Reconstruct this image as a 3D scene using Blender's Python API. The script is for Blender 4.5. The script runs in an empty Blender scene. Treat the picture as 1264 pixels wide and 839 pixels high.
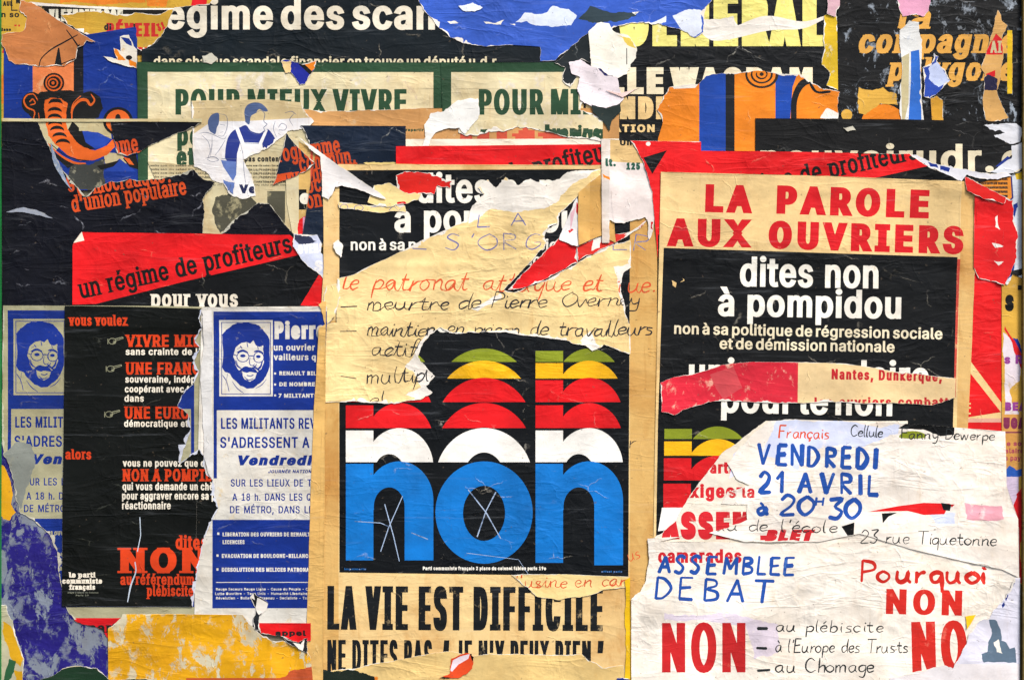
import bpy, math, random
import numpy as np
from mathutils import Vector
from mathutils.geometry import delaunay_2d_cdt

# ------------------------------------------------------------------ camera, light, exposure
scene = bpy.context.scene
S = 0.0016                      # one unit of the drawing grid in metres
CX, CY, ZC = 632.0, 419.5, 1.45 # grid point in the middle of the picture, its height above the pavement
COL = scene.collection

cam_d = bpy.data.cameras.new('camera'); cam = bpy.data.objects.new('camera', cam_d); COL.objects.link(cam)
DIST = 3.2
cam.location = (0, -DIST, ZC); cam.rotation_euler = (math.radians(90), 0, 0)
cam_d.sensor_width = 36; cam_d.lens = 36 * DIST / (1264 * S); cam_d.clip_start = 0.05; cam_d.clip_end = 200
scene.camera = cam

SUN_EL, SUN_AZ = math.radians(52), math.radians(38)   # azimuth measured from the wall's normal towards the right
world = bpy.data.worlds.new('World'); scene.world = world; world.use_nodes = True
wn = world.node_tree.nodes; wl = world.node_tree.links
bg = wn['Background']; sky = wn.new('ShaderNodeTexSky'); sky.sky_type = 'NISHITA'; sky.sun_disc = False
sky.sun_elevation = SUN_EL; sky.sun_rotation = math.pi - SUN_AZ; sky.dust_density = 3; sky.air_density = 1.0; sky.ozone_density = 0.6
wl.new(sky.outputs[0], bg.inputs[0]); bg.inputs[1].default_value = 0.12
sd = bpy.data.lights.new('sun', 'SUN'); sd.energy = 2.6; sd.angle = math.radians(14); sd.color = (1.0, 0.965, 0.92)
sun = bpy.data.objects.new('sun', sd); COL.objects.link(sun)
tosun = Vector((math.sin(SUN_AZ) * math.cos(SUN_EL), -math.cos(SUN_AZ) * math.cos(SUN_EL), math.sin(SUN_EL)))
sun.rotation_euler = (-tosun).to_track_quat('-Z', 'Y').to_euler(); sun.location = (2, -3, 4)
vs = scene.view_settings; vs.view_transform = 'Standard'; vs.look = 'None'; vs.gamma = 1; vs.use_curve_mapping = False
vs.exposure = 0.74
scene.cycles.max_bounces = 4; scene.cycles.diffuse_bounces = 2; scene.cycles.glossy_bounces = 2
scene.render.resolution_x, scene.render.resolution_y = 1024, 679

rng = np.random.default_rng(7); random.seed(7)

# ------------------------------------------------------------------ materials
def lin(hexs):
    c = [int(hexs[i:i + 2], 16) / 255 for i in (1, 3, 5)]
    return tuple(v / 12.92 if v <= 0.04045 else ((v + 0.055) / 1.055) ** 2.4 for v in c) + (1,)

def build_group():
    g = bpy.data.node_groups.new('pasted_paper', 'ShaderNodeTree')
    I = g.interface
    def sock(n, t, d, io='INPUT'):
        s = I.new_socket(n, in_out=io, socket_type=t)
        if d is not None: s.default_value = d
    sock('Ink', 'NodeSocketColor', (0, 0, 0, 1)); sock('Paper', 'NodeSocketColor', (1, 1, 1, 1))
    for n, d in (('Wear', .2), ('Stain', .3), ('Gloss', .4), ('Crinkle', .5), ('Crease', .3), ('Flake', 0.0)): sock(n, 'NodeSocketFloat', d)
    sock('BSDF', 'NodeSocketShader', None, 'OUTPUT')
    N, L = g.nodes, g.links
    gi = N.new('NodeGroupInput'); go = N.new('NodeGroupOutput')
    tc = N.new('ShaderNodeTexCoord'); oi = tc
    def link(a, b): L.new(a, b)
    def mapping(sx, sy, off=0.0):
        m = N.new('ShaderNodeMapping'); m.inputs['Scale'].default_value = (sx / S, 1, sy / S); m.inputs['Location'].default_value = (off, off * .7, off * 1.3)
        link(tc.outputs['Object'], m.inputs[0]); return m.outputs[0]
    def noise(vec, detail=4, rough=.55, dist=0):
        n = N.new('ShaderNodeTexNoise'); n.inputs['Scale'].default_value = 1; n.inputs['Detail'].default_value = detail
        n.inputs['Roughness'].default_value = rough; n.inputs['Distortion'].default_value = dist; link(vec, n.inputs['Vector']); return n.outputs['Fac']
    def mth(op, a, b=None, c=None, clamp=False):
        m = N.new('ShaderNodeMath'); m.operation = op; m.use_clamp = clamp
        for i, v in enumerate((a, b, c)):
            if v is None: continue
            if isinstance(v, (int, float)): m.inputs[i].default_value = v
            else: link(v, m.inputs[i])
        return m.outputs[0]
    def mr(v, a, b, c=0., d=1.):
        m = N.new('ShaderNodeMapRange'); m.clamp = True
        for k, x in (('From Min', a), ('From Max', b), ('To Min', c), ('To Max', d)):
            if isinstance(x, (int, float)): m.inputs[k].default_value = x
            else: link(x, m.inputs[k])
        link(v, m.inputs['Value']); return m.outputs[0]
    def mix(f, a, b, blend='MIX'):
        m = N.new('ShaderNodeMix'); m.data_type = 'RGBA'; m.blend_type = blend
        if isinstance(f, (int, float)): m.inputs[0].default_value = f
        else: link(f, m.inputs[0])
        for s, v in ((m.inputs[6], a), (m.inputs[7], b)):
            if isinstance(v, tuple): s.default_value = v
            else: link(v, s)
        return m.outputs[2]
    G = gi.outputs
    # stains soaked into the paper
    st = mr(noise(mapping(1 / 110, 1 / 110, 3), 6, .62, .6), .47, .72)
    st2 = mr(noise(mapping(1 / 28, 1 / 60, 9), 5, .6, 1.2), .52, .75)
    stain = mth('MULTIPLY', mth('ADD', st, mth('MULTIPLY', st2, .5)), G['Stain'], clamp=True)
    base_p = mix(stain, G['Paper'], mix(1.0, G['Paper'], (.70, .50, .30, 1), 'MULTIPLY'))
    # ink, uneven and thin in places
    tone = mr(noise(mapping(1 / 60, 1 / 45, 21), 5, .6), .3, .7, .74, 1.18)
    tn = N.new('ShaderNodeVectorMath'); tn.operation = 'SCALE'; link(G['Ink'], tn.inputs[0]); link(tone, tn.inputs['Scale'])
    ink = tn.outputs[0]
    grain = noise(mapping(1 / 2.2, 1 / 2.2, 5), 3, .6)
    w1 = noise(mapping(1 / 16, 1 / 20, 31), 6, .72, .4)
    th = mr(G['Wear'], 0, 1, .80, .34)
    wear = mr(w1, th, mth('ADD', th, .09))
    # flakes: whole patches of the print come off
    f1 = noise(mapping(1 / 24, 1 / 40, 41), 8, .70, .35)
    fth = mr(G['Flake'], 0, 1, .86, .33)
    flake = mr(f1, fth, mth('ADD', fth, .03))
    # creases rubbed white
    vv = N.new('ShaderNodeTexVoronoi'); vv.feature = 'DISTANCE_TO_EDGE'; vv.inputs['Scale'].default_value = 1
    wob = N.new('ShaderNodeTexNoise'); wob.inputs['Scale'].default_value = 1; wob.inputs['Detail'].default_value = 3; link(mapping(1 / 24, 1 / 24, 2), wob.inputs['Vector'])
    va = N.new('ShaderNodeVectorMath'); va.operation = 'MULTIPLY_ADD'; link(wob.outputs['Color'], va.inputs[0]); va.inputs[1].default_value = (.35, .35, .35); link(mapping(1 / 75, 1 / 48, 7), va.inputs[2])
    link(va.outputs[0], vv.inputs['Vector'])
    cr = mr(vv.outputs['Distance'], 0.0, .016, 1, 0)
    crm = mr(noise(mapping(1 / 40, 1 / 40, 17), 2), .56, .66)
    crease = mth('MULTIPLY', cr, crm)
    rub = mth('MULTIPLY', mth('MULTIPLY', crease, G['Crease']), mr(grain, .35, .6), clamp=True)
    allw = mth('MAXIMUM', mth('MULTIPLY', wear, .75), mth('MAXIMUM', flake, rub))
    fine = mr(grain, .2, .8, .95, 1.04)
    c1 = mix(allw, ink, base_p)
    sc = N.new('ShaderNodeVectorMath'); sc.operation = 'SCALE'; link(c1, sc.inputs[0]); link(fine, sc.inputs['Scale'])
    # grime specks
    sp = mr(noise(mapping(1 / 5, 1 / 5, 61), 2, .5), .72, .76)
    col = mix(mth('MULTIPLY', sp, .5), sc.outputs[0], (.10, .075, .05, 1))
    # glossy sky haze painted in as pale streaks across; tan paste drips down
    sheen = mr(noise(mapping(1 / 120, 1 / 7, 101), 5, .65, .6), .58, .80)
    sheen = mth('MULTIPLY', sheen, mr(noise(mapping(1 / 150, 1 / 90, 103), 3, .6), .44, .62))
    col = mix(mth('MULTIPLY', sheen, .16), col, (.50, .54, .58, 1))
    dr = mth('MULTIPLY', mr(noise(mapping(1 / 9, 1 / 170, 107), 4, .6, .3), .60, .74), mr(noise(mapping(1 / 90, 1 / 60, 109), 3, .6), .46, .62))
    dk = N.new('ShaderNodeMix'); dk.data_type = 'RGBA'; dk.blend_type = 'MULTIPLY'; link(mth('MULTIPLY', mth('MULTIPLY', dr, G['Stain']), .8), dk.inputs[0]); link(col, dk.inputs[6]); dk.inputs[7].default_value = (.62, .42, .24, 1)
    col = dk.outputs[2]
    # stains that soak through paper and print alike
    sk = N.new('ShaderNodeMix'); sk.data_type = 'RGBA'; sk.blend_type = 'MULTIPLY'; link(mth('MULTIPLY', mth('MULTIPLY', mth('ADD', st, st2), G['Stain']), .55, clamp=True), sk.inputs[0]); link(col, sk.inputs[6]); sk.inputs[7].default_value = (.74, .56, .36, 1)
    col = sk.outputs[2]
    # relief
    def ridge(v, w): return mr(mth('ABSOLUTE', mth('SUBTRACT', v, .5)), 0, w, 1, 0)
    b2 = noise(mapping(1 / 46, 1 / 30, 77), 4, .55, .5)
    r1 = mth('POWER', ridge(noise(mapping(1 / 95, 1 / 26, 71), 3, .5, .9), .13), 2.0)
    r2 = mth('POWER', ridge(noise(mapping(1 / 34, 1 / 42, 81), 3, .5, .6), .12), 2.0)
    h = mth('ADD', mth('MULTIPLY', mth('ADD', mth('MULTIPLY', b2, 2.2), mth('ADD', mth('MULTIPLY', r1, .42), mth('MULTIPLY', r2, .34))), mth('MULTIPLY', G['Crinkle'], mr(noise(mapping(1 / 130, 1 / 90, 91), 2), .36, .64, .25, 1.0))), mth('MULTIPLY', crease, .3))
    h = mth('ADD', h, mth('MULTIPLY', grain, .012)); h = mth('SUBTRACT', h, mth('MULTIPLY', flake, .12))
    bp = N.new('ShaderNodeBump'); bp.inputs['Strength'].default_value = .55; bp.inputs['Distance'].default_value = .0028; link(h, bp.inputs['Height'])
    bs = N.new('ShaderNodeBsdfPrincipled'); link(col, bs.inputs['Base Color']); link(bp.outputs[0], bs.inputs['Normal'])
    ro = mth('ADD', mr(G['Gloss'], 0, 1, .85, .32), mth('MULTIPLY', allw, .25)); ro = mth('ADD', ro, mr(b2, .3, .7, -.08, .08), clamp=True)
    link(ro, bs.inputs['Roughness']); bs.inputs['Specular IOR Level'].default_value = .19
    link(bs.outputs[0], go.inputs[0])
    return g
PG = build_group()
_mats = {}
def M(ink, paper=None, wear=.2, stain=.3, gloss=.35, crinkle=.5, crease=.35, flake=0.0):
    """printed or bare paper: ink colour over paper colour"""
    key = (ink, paper, wear, stain, gloss, crinkle, crease, flake)
    if key in _mats: return _mats[key]
    m = bpy.data.materials.new('paper_print'); m.use_nodes = True
    nt = m.node_tree; nt.nodes.remove(nt.nodes['Principled BSDF'])
    g = nt.nodes.new('ShaderNodeGroup'); g.node_tree = PG
    pi = lin(ink); pp = lin(paper or ink)
    g.inputs['Ink'].default_value = pi; g.inputs['Paper'].default_value = pp
    for k, v in (('Wear', wear), ('Stain', stain), ('Gloss', gloss), ('Crinkle', crinkle), ('Crease', crease), ('Flake', flake)): g.inputs[k].default_value = v
    nt.links.new(g.outputs[0], nt.nodes['Material Output'].inputs[0])
    m.diffuse_color = pi
    _mats[key] = m
    return m
def bare(c, stain=.5, crinkle=.6, **k):
    # bare paper: stains show because ink layer is 'worn' away everywhere
    return M(c, c, 1.0, stain, .25, crinkle, .2, k.get('flake', 1.0))

# ------------------------------------------------------------------ outlines of letters
# letter outlines: (character code, advance, contours as x, y, x, y ... in thousandths)
OUTLINES = [
    (39, 206, [128, 318, 136, 509, 70, 509, 78, 318]),
    (44, 188, [84, -119, 137, 71, 68, 71, 38, -119]),
    (45, 453, [114, 244, 114, 188, 337, 188, 337, 244]),
    (46, 188, [113, -1, 128, 9, 138, 24, 141, 41, 138, 59, 128, 73, 113, 83, 95, 87, 78, 83, 63, 73, 53, 59, 50, 41, 53, 24, 63, 9, 78, -1, 95, -4]),
    (49, 453, [391, 0, 391, 55, 76, 55, 76, 0], [198, 509, 86, 427, 86, 358, 209, 448, 212, 448, 212, 0, 276, 0, 276, 509]),
    (50, 453, [389, 0, 389, 57, 153, 57, 153, 60, 267, 180, 336, 259, 357, 290, 371, 318, 378, 345, 381, 372, 376, 411, 361, 445, 337, 474, 306, 497, 268, 511, 225, 516, 182, 511, 143, 496, 111, 473, 86, 442, 71, 405, 66, 362, 127, 362, 130, 390, 139, 413, 153, 433, 172, 447, 196, 457, 224, 460, 250, 457, 273, 449, 293, 436, 308, 419, 317, 397, 320, 371, 318, 348, 311, 327, 299, 305, 282, 282, 234, 229, 64, 47, 64, 0]),
    (51, 453, [266, -2, 309, 12, 344, 36, 370, 66, 387, 103, 393, 145, 387, 186, 371, 222, 344, 253, 308, 276, 264, 288, 211, 289, 211, 278, 372, 461, 372, 509, 70, 509, 70, 452, 288, 452, 288, 448, 157, 299, 157, 248, 201, 248, 242, 244, 275, 234, 299, 217, 316, 196, 326, 172, 329, 145, 325, 116, 315, 93, 297, 74, 275, 61, 248, 53, 219, 50, 191, 52, 165, 59, 144, 71, 126, 87, 115, 107, 109, 132, 44, 132, 52, 91, 70, 57, 98, 30, 133, 10, 173, -3, 218, -7]),
    (53, 453, [268, -1, 309, 15, 343, 41, 369, 76, 385, 117, 391, 163, 388, 199, 379, 231, 364, 260, 345, 285, 321, 306, 294, 321, 263, 330, 229, 334, 203, 331, 178, 325, 155, 315, 136, 301, 134, 301, 151, 452, 366, 452, 366, 509, 96, 509, 67, 253, 128, 246, 145, 258, 167, 268, 192, 275, 218, 277, 248, 273, 275, 262, 297, 244, 314, 221, 324, 193, 328, 162, 324, 131, 314, 104, 298, 82, 276, 64, 250, 53, 221, 50, 196, 52, 173, 60, 154, 73, 138, 89, 127, 108, 122, 130, 60, 130, 66, 93, 83, 60, 108, 32, 140, 11, 178, -2, 221, -7]),
    (55, 453, [165, 0, 391, 449, 391, 509, 62, 509, 62, 452, 323, 452, 323, 448, 97, 0]),
    (56, 453, [275, -2, 317, 11, 352, 33, 378, 62, 395, 96, 401, 135, 397, 166, 387, 195, 372, 220, 351, 241, 327, 256, 300, 265, 300, 267, 333, 282, 359, 308, 376, 342, 382, 380, 377, 417, 361, 450, 337, 477, 306, 498, 269, 511, 226, 516, 184, 511, 146, 498, 114, 477, 90, 450, 75, 417, 70, 380, 76, 342, 93, 308, 119, 282, 153, 267, 153, 265, 125, 256, 101, 241, 81, 220, 65, 195, 55, 166, 52, 135, 57, 96, 74, 62, 101, 33, 136, 11, 178, -2, 226, -7], [195, 52, 167, 60, 145, 74, 129, 91, 119, 113, 115, 139, 119, 165, 130, 189, 147, 208, 169, 223, 196, 232, 226, 235, 256, 232, 283, 223, 305, 208, 322, 189, 333, 165, 337, 139, 333, 113, 323, 91, 307, 74, 285, 60, 258, 52, 226, 49], [201, 292, 178, 300, 159, 313, 145, 330, 136, 351, 133, 376, 136, 399, 145, 420, 159, 437, 177, 449, 200, 457, 226, 460, 252, 457, 275, 449, 294, 437, 308, 420, 316, 399, 319, 376, 316, 351, 307, 330, 293, 313, 274, 300, 252, 292, 226, 290]),
    (57, 453, [182, 510, 143, 494, 110, 469, 85, 436, 69, 397, 64, 352, 68, 307, 83, 269, 106, 237, 137, 214, 175, 199, 218, 195, 238, 196, 257, 202, 273, 210, 287, 221, 299, 234, 307, 248, 301, 248, 130, 0, 200, 0, 315, 168, 350, 224, 373, 270, 385, 309, 389, 347, 384, 393, 368, 434, 343, 468, 310, 494, 271, 510, 226, 516], [254, 457, 279, 446, 299, 429, 314, 407, 324, 381, 327, 350, 324, 321, 314, 295, 299, 273, 279, 257, 254, 247, 226, 243, 199, 247, 174, 257, 154, 274, 138, 295, 129, 322, 125, 352, 129, 381, 138, 407, 154, 429, 174, 446, 199, 457, 226, 460]),
    (65, 480, [85, 0, 191, 302, 213, 371, 245, 478, 232, 478, 264, 372, 287, 302, 395, 0, 463, 0, 276, 509, 201, 509, 16, 0], [370, 142, 370, 199, 110, 199, 110, 142]),
    (66, 456, [247, 0, 301, 4, 344, 18, 377, 39, 400, 67, 413, 100, 418, 136, 414, 173, 402, 203, 385, 227, 363, 245, 339, 257, 315, 262, 315, 267, 336, 275, 356, 286, 373, 301, 387, 320, 395, 344, 398, 374, 394, 410, 381, 442, 359, 469, 329, 491, 289, 504, 241, 509, 60, 509, 60, 0], [125, 231, 248, 231, 279, 228, 306, 218, 327, 203, 342, 184, 352, 161, 355, 137, 349, 105, 330, 80, 296, 63, 245, 57, 125, 57], [125, 452, 240, 452, 283, 446, 313, 429, 330, 403, 336, 372, 333, 348, 323, 326, 308, 309, 288, 296, 265, 288, 238, 285, 125, 285]),
    (67, 510, [305, -4, 341, 5, 373, 19, 402, 38, 428, 62, 448, 91, 463, 124, 473, 160, 408, 160, 401, 136, 389, 114, 375, 96, 357, 81, 337, 69, 315, 60, 292, 55, 267, 53, 223, 59, 184, 76, 151, 105, 125, 145, 109, 194, 103, 254, 109, 314, 125, 364, 150, 403, 184, 432, 223, 450, 267, 456, 292, 454, 315, 449, 337, 440, 357, 428, 375, 413, 389, 395, 401, 373, 408, 348, 473, 348, 463, 385, 448, 418, 427, 447, 402, 471, 373, 490, 340, 504, 305, 513, 267, 516, 205, 508, 150, 484, 104, 445, 70, 393, 48, 329, 40, 254, 48, 179, 70, 115, 104, 63, 150, 25, 205, 1, 267, -7]),
    (68, 502, [291, 8, 351, 31, 398, 68, 433, 119, 455, 181, 462, 255, 455, 329, 433, 391, 399, 441, 353, 478, 294, 501, 225, 509, 93, 509, 93, 452, 221, 452, 275, 446, 320, 428, 354, 399, 379, 361, 394, 312, 399, 255, 394, 198, 379, 149, 354, 110, 318, 81, 272, 63, 215, 57, 96, 57, 96, 0, 219, 0], [60, 509, 60, 0, 125, 0, 125, 509]),
    (69, 419, [375, 0, 375, 57, 125, 57, 125, 229, 355, 229, 355, 286, 125, 286, 125, 452, 372, 452, 372, 509, 60, 509, 60, 0]),
    (70, 410, [125, 0, 125, 221, 346, 221, 346, 278, 125, 278, 125, 452, 369, 452, 369, 509, 60, 509, 60, 0]),
    (71, 520, [326, 0, 377, 19, 419, 50, 451, 91, 471, 141, 478, 200, 478, 256, 283, 256, 283, 199, 434, 199, 415, 202, 410, 160, 396, 123, 374, 93, 345, 71, 309, 57, 269, 53, 224, 59, 184, 76, 151, 105, 125, 145, 109, 194, 103, 254, 109, 314, 125, 364, 150, 404, 183, 432, 222, 450, 265, 456, 291, 454, 315, 448, 337, 439, 356, 427, 373, 411, 387, 393, 399, 372, 408, 349, 474, 349, 465, 384, 449, 416, 429, 445, 403, 469, 374, 489, 340, 504, 304, 513, 265, 516, 203, 508, 149, 484, 103, 445, 69, 393, 47, 329, 40, 254, 47, 179, 69, 116, 104, 64, 149, 25, 205, 1, 269, -7]),
    (72, 517, [125, 0, 125, 232, 392, 232, 392, 0, 457, 0, 457, 509, 392, 509, 392, 289, 125, 289, 125, 509, 60, 509, 60, 0]),
    (73, 300, [269, 0, 269, 57, 183, 57, 183, 452, 269, 452, 269, 509, 31, 509, 31, 452, 118, 452, 118, 57, 31, 57, 31, 0]),
    (74, 396, [217, -4, 246, 3, 271, 15, 294, 33, 313, 55, 326, 81, 334, 111, 336, 145, 336, 509, 272, 509, 272, 145, 266, 104, 248, 74, 220, 56, 185, 50, 149, 56, 122, 74, 104, 104, 98, 145, 98, 173, 33, 173, 33, 145, 36, 111, 44, 81, 57, 55, 75, 33, 98, 15, 124, 3, 153, -4, 185, -7]),
    (76, 393, [361, 0, 361, 57, 125, 57, 125, 509, 60, 509, 60, 0]),
    (77, 628, [122, 0, 122, 328, 119, 457, 112, 457, 129, 408, 145, 361, 159, 321, 170, 291, 286, 0, 342, 0, 456, 291, 467, 322, 482, 363, 498, 409, 513, 457, 507, 457, 504, 327, 504, 0, 568, 0, 568, 509, 476, 509, 352, 187, 342, 158, 307, 49, 322, 49, 299, 123, 287, 159, 277, 187, 152, 509, 60, 509, 60, 0]),
    (78, 523, [125, 0, 125, 291, 124, 328, 122, 384, 119, 454, 108, 452, 148, 381, 177, 331, 202, 290, 387, 0, 463, 0, 463, 509, 399, 509, 399, 157, 401, 108, 405, 54, 414, 55, 388, 107, 363, 151, 343, 183, 136, 509, 60, 509, 60, 0]),
    (79, 533, [329, 1, 384, 25, 429, 63, 464, 115, 486, 179, 493, 254, 486, 329, 464, 393, 429, 445, 384, 484, 329, 508, 267, 516, 205, 508, 150, 484, 105, 445, 70, 393, 48, 329, 40, 254, 48, 179, 70, 115, 105, 63, 150, 25, 205, 1, 267, -7], [223, 59, 184, 76, 151, 105, 125, 144, 109, 194, 103, 254, 109, 314, 125, 364, 151, 404, 184, 433, 223, 450, 267, 456, 310, 450, 349, 433, 383, 404, 408, 365, 425, 314, 430, 254, 425, 194, 408, 144, 383, 105, 349, 76, 310, 59, 267, 53]),
    (80, 445, [125, 0, 125, 452, 232, 452, 268, 449, 297, 439, 318, 423, 333, 402, 342, 376, 344, 348, 342, 319, 333, 294, 318, 272, 297, 256, 269, 246, 233, 242, 109, 242, 109, 186, 235, 186, 289, 191, 332, 207, 366, 233, 390, 265, 404, 304, 409, 348, 404, 391, 390, 430, 366, 462, 332, 487, 289, 503, 235, 509, 60, 509, 60, 0]),
    (81, 533, [331, 46, 346, 27, 401, -48, 468, -48, 384, 65, 313, 159, 245, 159], [329, 1, 384, 25, 429, 63, 464, 115, 486, 179, 493, 254, 486, 329, 464, 393, 429, 445, 384, 484, 329, 508, 267, 516, 205, 508, 150, 484, 105, 445, 70, 393, 48, 329, 40, 254, 48, 179, 70, 115, 105, 63, 150, 25, 205, 1, 267, -7], [223, 59, 184, 76, 151, 105, 125, 144, 109, 194, 103, 254, 109, 314, 125, 364, 151, 404, 184, 433, 223, 450, 267, 456, 310, 450, 349, 433, 383, 404, 408, 365, 425, 314, 430, 254, 425, 194, 408, 144, 383, 105, 349, 76, 310, 59, 267, 53]),
    (82, 449, [125, 0, 125, 452, 233, 452, 269, 449, 298, 440, 319, 425, 334, 405, 342, 380, 345, 352, 342, 324, 334, 300, 319, 281, 298, 267, 269, 258, 234, 255, 96, 255, 96, 198, 236, 198, 289, 203, 333, 217, 367, 240, 390, 271, 405, 309, 409, 352, 405, 395, 390, 433, 367, 465, 333, 489, 290, 504, 236, 509, 60, 509, 60, 0], [428, 0, 303, 229, 230, 229, 353, 0]),
    (83, 447, [278, -4, 323, 11, 360, 34, 386, 64, 403, 99, 408, 139, 405, 171, 395, 198, 379, 220, 359, 238, 336, 252, 312, 264, 264, 279, 212, 293, 169, 308, 148, 319, 131, 334, 119, 352, 115, 376, 118, 398, 129, 418, 145, 435, 167, 448, 194, 456, 225, 459, 267, 453, 302, 437, 326, 412, 337, 378, 401, 378, 394, 415, 377, 449, 351, 476, 316, 498, 275, 511, 227, 516, 180, 511, 138, 498, 102, 476, 75, 448, 58, 413, 52, 372, 60, 326, 86, 289, 128, 260, 184, 239, 245, 222, 296, 205, 316, 193, 332, 179, 342, 161, 346, 139, 341, 114, 329, 92, 311, 74, 286, 60, 257, 52, 224, 49, 194, 52, 166, 59, 142, 71, 123, 88, 110, 110, 104, 137, 38, 137, 46, 96, 64, 60, 91, 31, 128, 9, 172, -4, 224, -9]),
    (84, 449, [193, 452, 193, 0, 257, 0, 257, 452, 417, 452, 417, 509, 32, 509, 32, 452]),
    (85, 517, [315, -2, 363, 15, 403, 43, 433, 80, 451, 124, 457, 173, 457, 509, 393, 509, 393, 178, 389, 144, 377, 113, 357, 87, 331, 68, 298, 56, 259, 52, 220, 56, 187, 68, 160, 87, 141, 113, 128, 144, 124, 178, 124, 509, 60, 509, 60, 173, 66, 124, 85, 80, 114, 43, 154, 15, 203, -2, 259, -8]),
    (86, 480, [278, 0, 463, 509, 395, 509, 290, 206, 267, 138, 235, 31, 248, 31, 215, 137, 192, 206, 84, 509, 16, 509, 204, 0]),
    (87, 686, [230, 0, 318, 323, 335, 395, 350, 475, 336, 475, 351, 391, 368, 323, 455, 0, 530, 0, 670, 509, 603, 509, 510, 145, 499, 94, 488, 40, 497, 40, 486, 94, 462, 196, 380, 509, 306, 509, 224, 196, 211, 145, 200, 94, 189, 40, 197, 40, 187, 94, 163, 196, 82, 509, 16, 509, 155, 0]),
    (88, 474, [91, 0, 182, 129, 206, 166, 225, 196, 244, 231, 230, 231, 250, 195, 268, 165, 292, 129, 382, 0, 456, 0, 259, 287, 259, 239, 446, 509, 374, 509, 298, 400, 272, 361, 252, 329, 232, 292, 243, 292, 223, 329, 204, 361, 178, 400, 104, 509, 29, 509, 217, 236, 217, 284, 18, 0]),
    (89, 472, [268, 0, 268, 208, 455, 509, 381, 509, 280, 344, 251, 293, 224, 230, 250, 230, 222, 292, 192, 344, 91, 509, 16, 509, 203, 208, 203, 0]),
    (90, 438, [399, 0, 399, 57, 152, 57, 90, 54, 97, 33, 134, 81, 169, 129, 397, 462, 397, 509, 40, 509, 40, 452, 285, 452, 348, 454, 341, 476, 306, 431, 273, 385, 42, 46, 42, 0]),
    (97, 389, [190, -6, 215, 1, 236, 12, 252, 25, 272, 52, 277, 52, 277, 0, 337, 0, 337, 251, 333, 290, 322, 320, 306, 343, 286, 360, 263, 372, 239, 379, 194, 384, 163, 382, 133, 375, 104, 364, 79, 346, 57, 322, 41, 291, 100, 274, 107, 288, 118, 301, 132, 313, 149, 322, 171, 329, 196, 331, 220, 329, 240, 322, 256, 311, 267, 297, 273, 279, 273, 243, 265, 235, 252, 230, 234, 227, 178, 220, 125, 211, 100, 203, 78, 193, 58, 179, 43, 161, 34, 138, 30, 108, 35, 73, 48, 45, 68, 22, 94, 5, 126, -5, 160, -9], [149, 47, 130, 52, 114, 61, 102, 72, 94, 87, 92, 105, 95, 124, 103, 139, 117, 150, 134, 159, 175, 168, 200, 171, 231, 176, 259, 182, 276, 190, 276, 138, 272, 115, 263, 93, 248, 74, 228, 59, 202, 49, 170, 45]),
    (98, 424, [274, -2, 313, 16, 346, 45, 370, 84, 385, 133, 390, 189, 385, 245, 370, 293, 345, 332, 313, 361, 274, 378, 229, 384, 197, 381, 171, 373, 152, 360, 137, 346, 118, 319, 114, 319, 114, 509, 53, 509, 53, 0, 112, 0, 112, 59, 118, 59, 138, 31, 153, 17, 172, 4, 198, -5, 229, -8], [188, 51, 162, 65, 140, 86, 125, 115, 116, 150, 113, 189, 116, 229, 125, 263, 140, 291, 161, 312, 188, 325, 220, 330, 253, 325, 280, 311, 301, 290, 316, 261, 325, 227, 328, 189, 325, 151, 316, 117, 301, 88, 279, 66, 253, 51, 220, 47]),
    (99, 396, [235, -6, 261, -1, 285, 9, 306, 21, 325, 37, 341, 56, 354, 78, 363, 102, 304, 117, 292, 89, 271, 66, 243, 52, 207, 46, 173, 51, 145, 66, 124, 89, 108, 117, 99, 151, 96, 187, 99, 224, 108, 258, 124, 287, 145, 310, 173, 325, 207, 330, 242, 325, 270, 311, 290, 289, 303, 262, 362, 277, 353, 301, 340, 322, 324, 341, 305, 356, 284, 368, 260, 377, 234, 383, 207, 384, 159, 378, 117, 360, 82, 330, 56, 291, 40, 243, 34, 187, 40, 133, 56, 85, 82, 46, 117, 16, 159, -2, 207, -8]),
    (100, 424, [227, -5, 252, 4, 272, 17, 287, 31, 307, 59, 313, 59, 313, 0, 372, 0, 372, 509, 311, 509, 311, 319, 306, 319, 287, 346, 272, 360, 253, 373, 228, 381, 196, 384, 151, 378, 112, 361, 79, 332, 55, 293, 39, 245, 34, 189, 39, 133, 55, 84, 79, 45, 111, 16, 151, -2, 195, -8], [172, 51, 145, 66, 124, 88, 109, 117, 99, 151, 96, 189, 99, 227, 108, 261, 124, 290, 145, 311, 172, 325, 205, 330, 237, 325, 263, 312, 284, 291, 300, 263, 309, 229, 312, 189, 309, 150, 299, 115, 284, 86, 263, 65, 236, 51, 205, 47]),
    (101, 404, [249, -5, 283, 4, 311, 19, 335, 39, 353, 63, 365, 91, 306, 105, 297, 88, 285, 73, 271, 61, 254, 53, 234, 48, 212, 46, 179, 50, 151, 61, 128, 80, 110, 106, 100, 139, 96, 178, 96, 211, 99, 241, 109, 270, 125, 294, 146, 313, 173, 326, 205, 330, 237, 326, 263, 314, 283, 294, 298, 269, 307, 237, 310, 202, 338, 221, 75, 221, 75, 169, 371, 169, 371, 194, 368, 242, 357, 282, 341, 315, 319, 341, 294, 361, 266, 374, 236, 382, 205, 384, 157, 378, 115, 359, 81, 329, 55, 290, 39, 242, 34, 187, 40, 132, 56, 85, 82, 46, 117, 16, 161, -2, 212, -8]),
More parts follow.
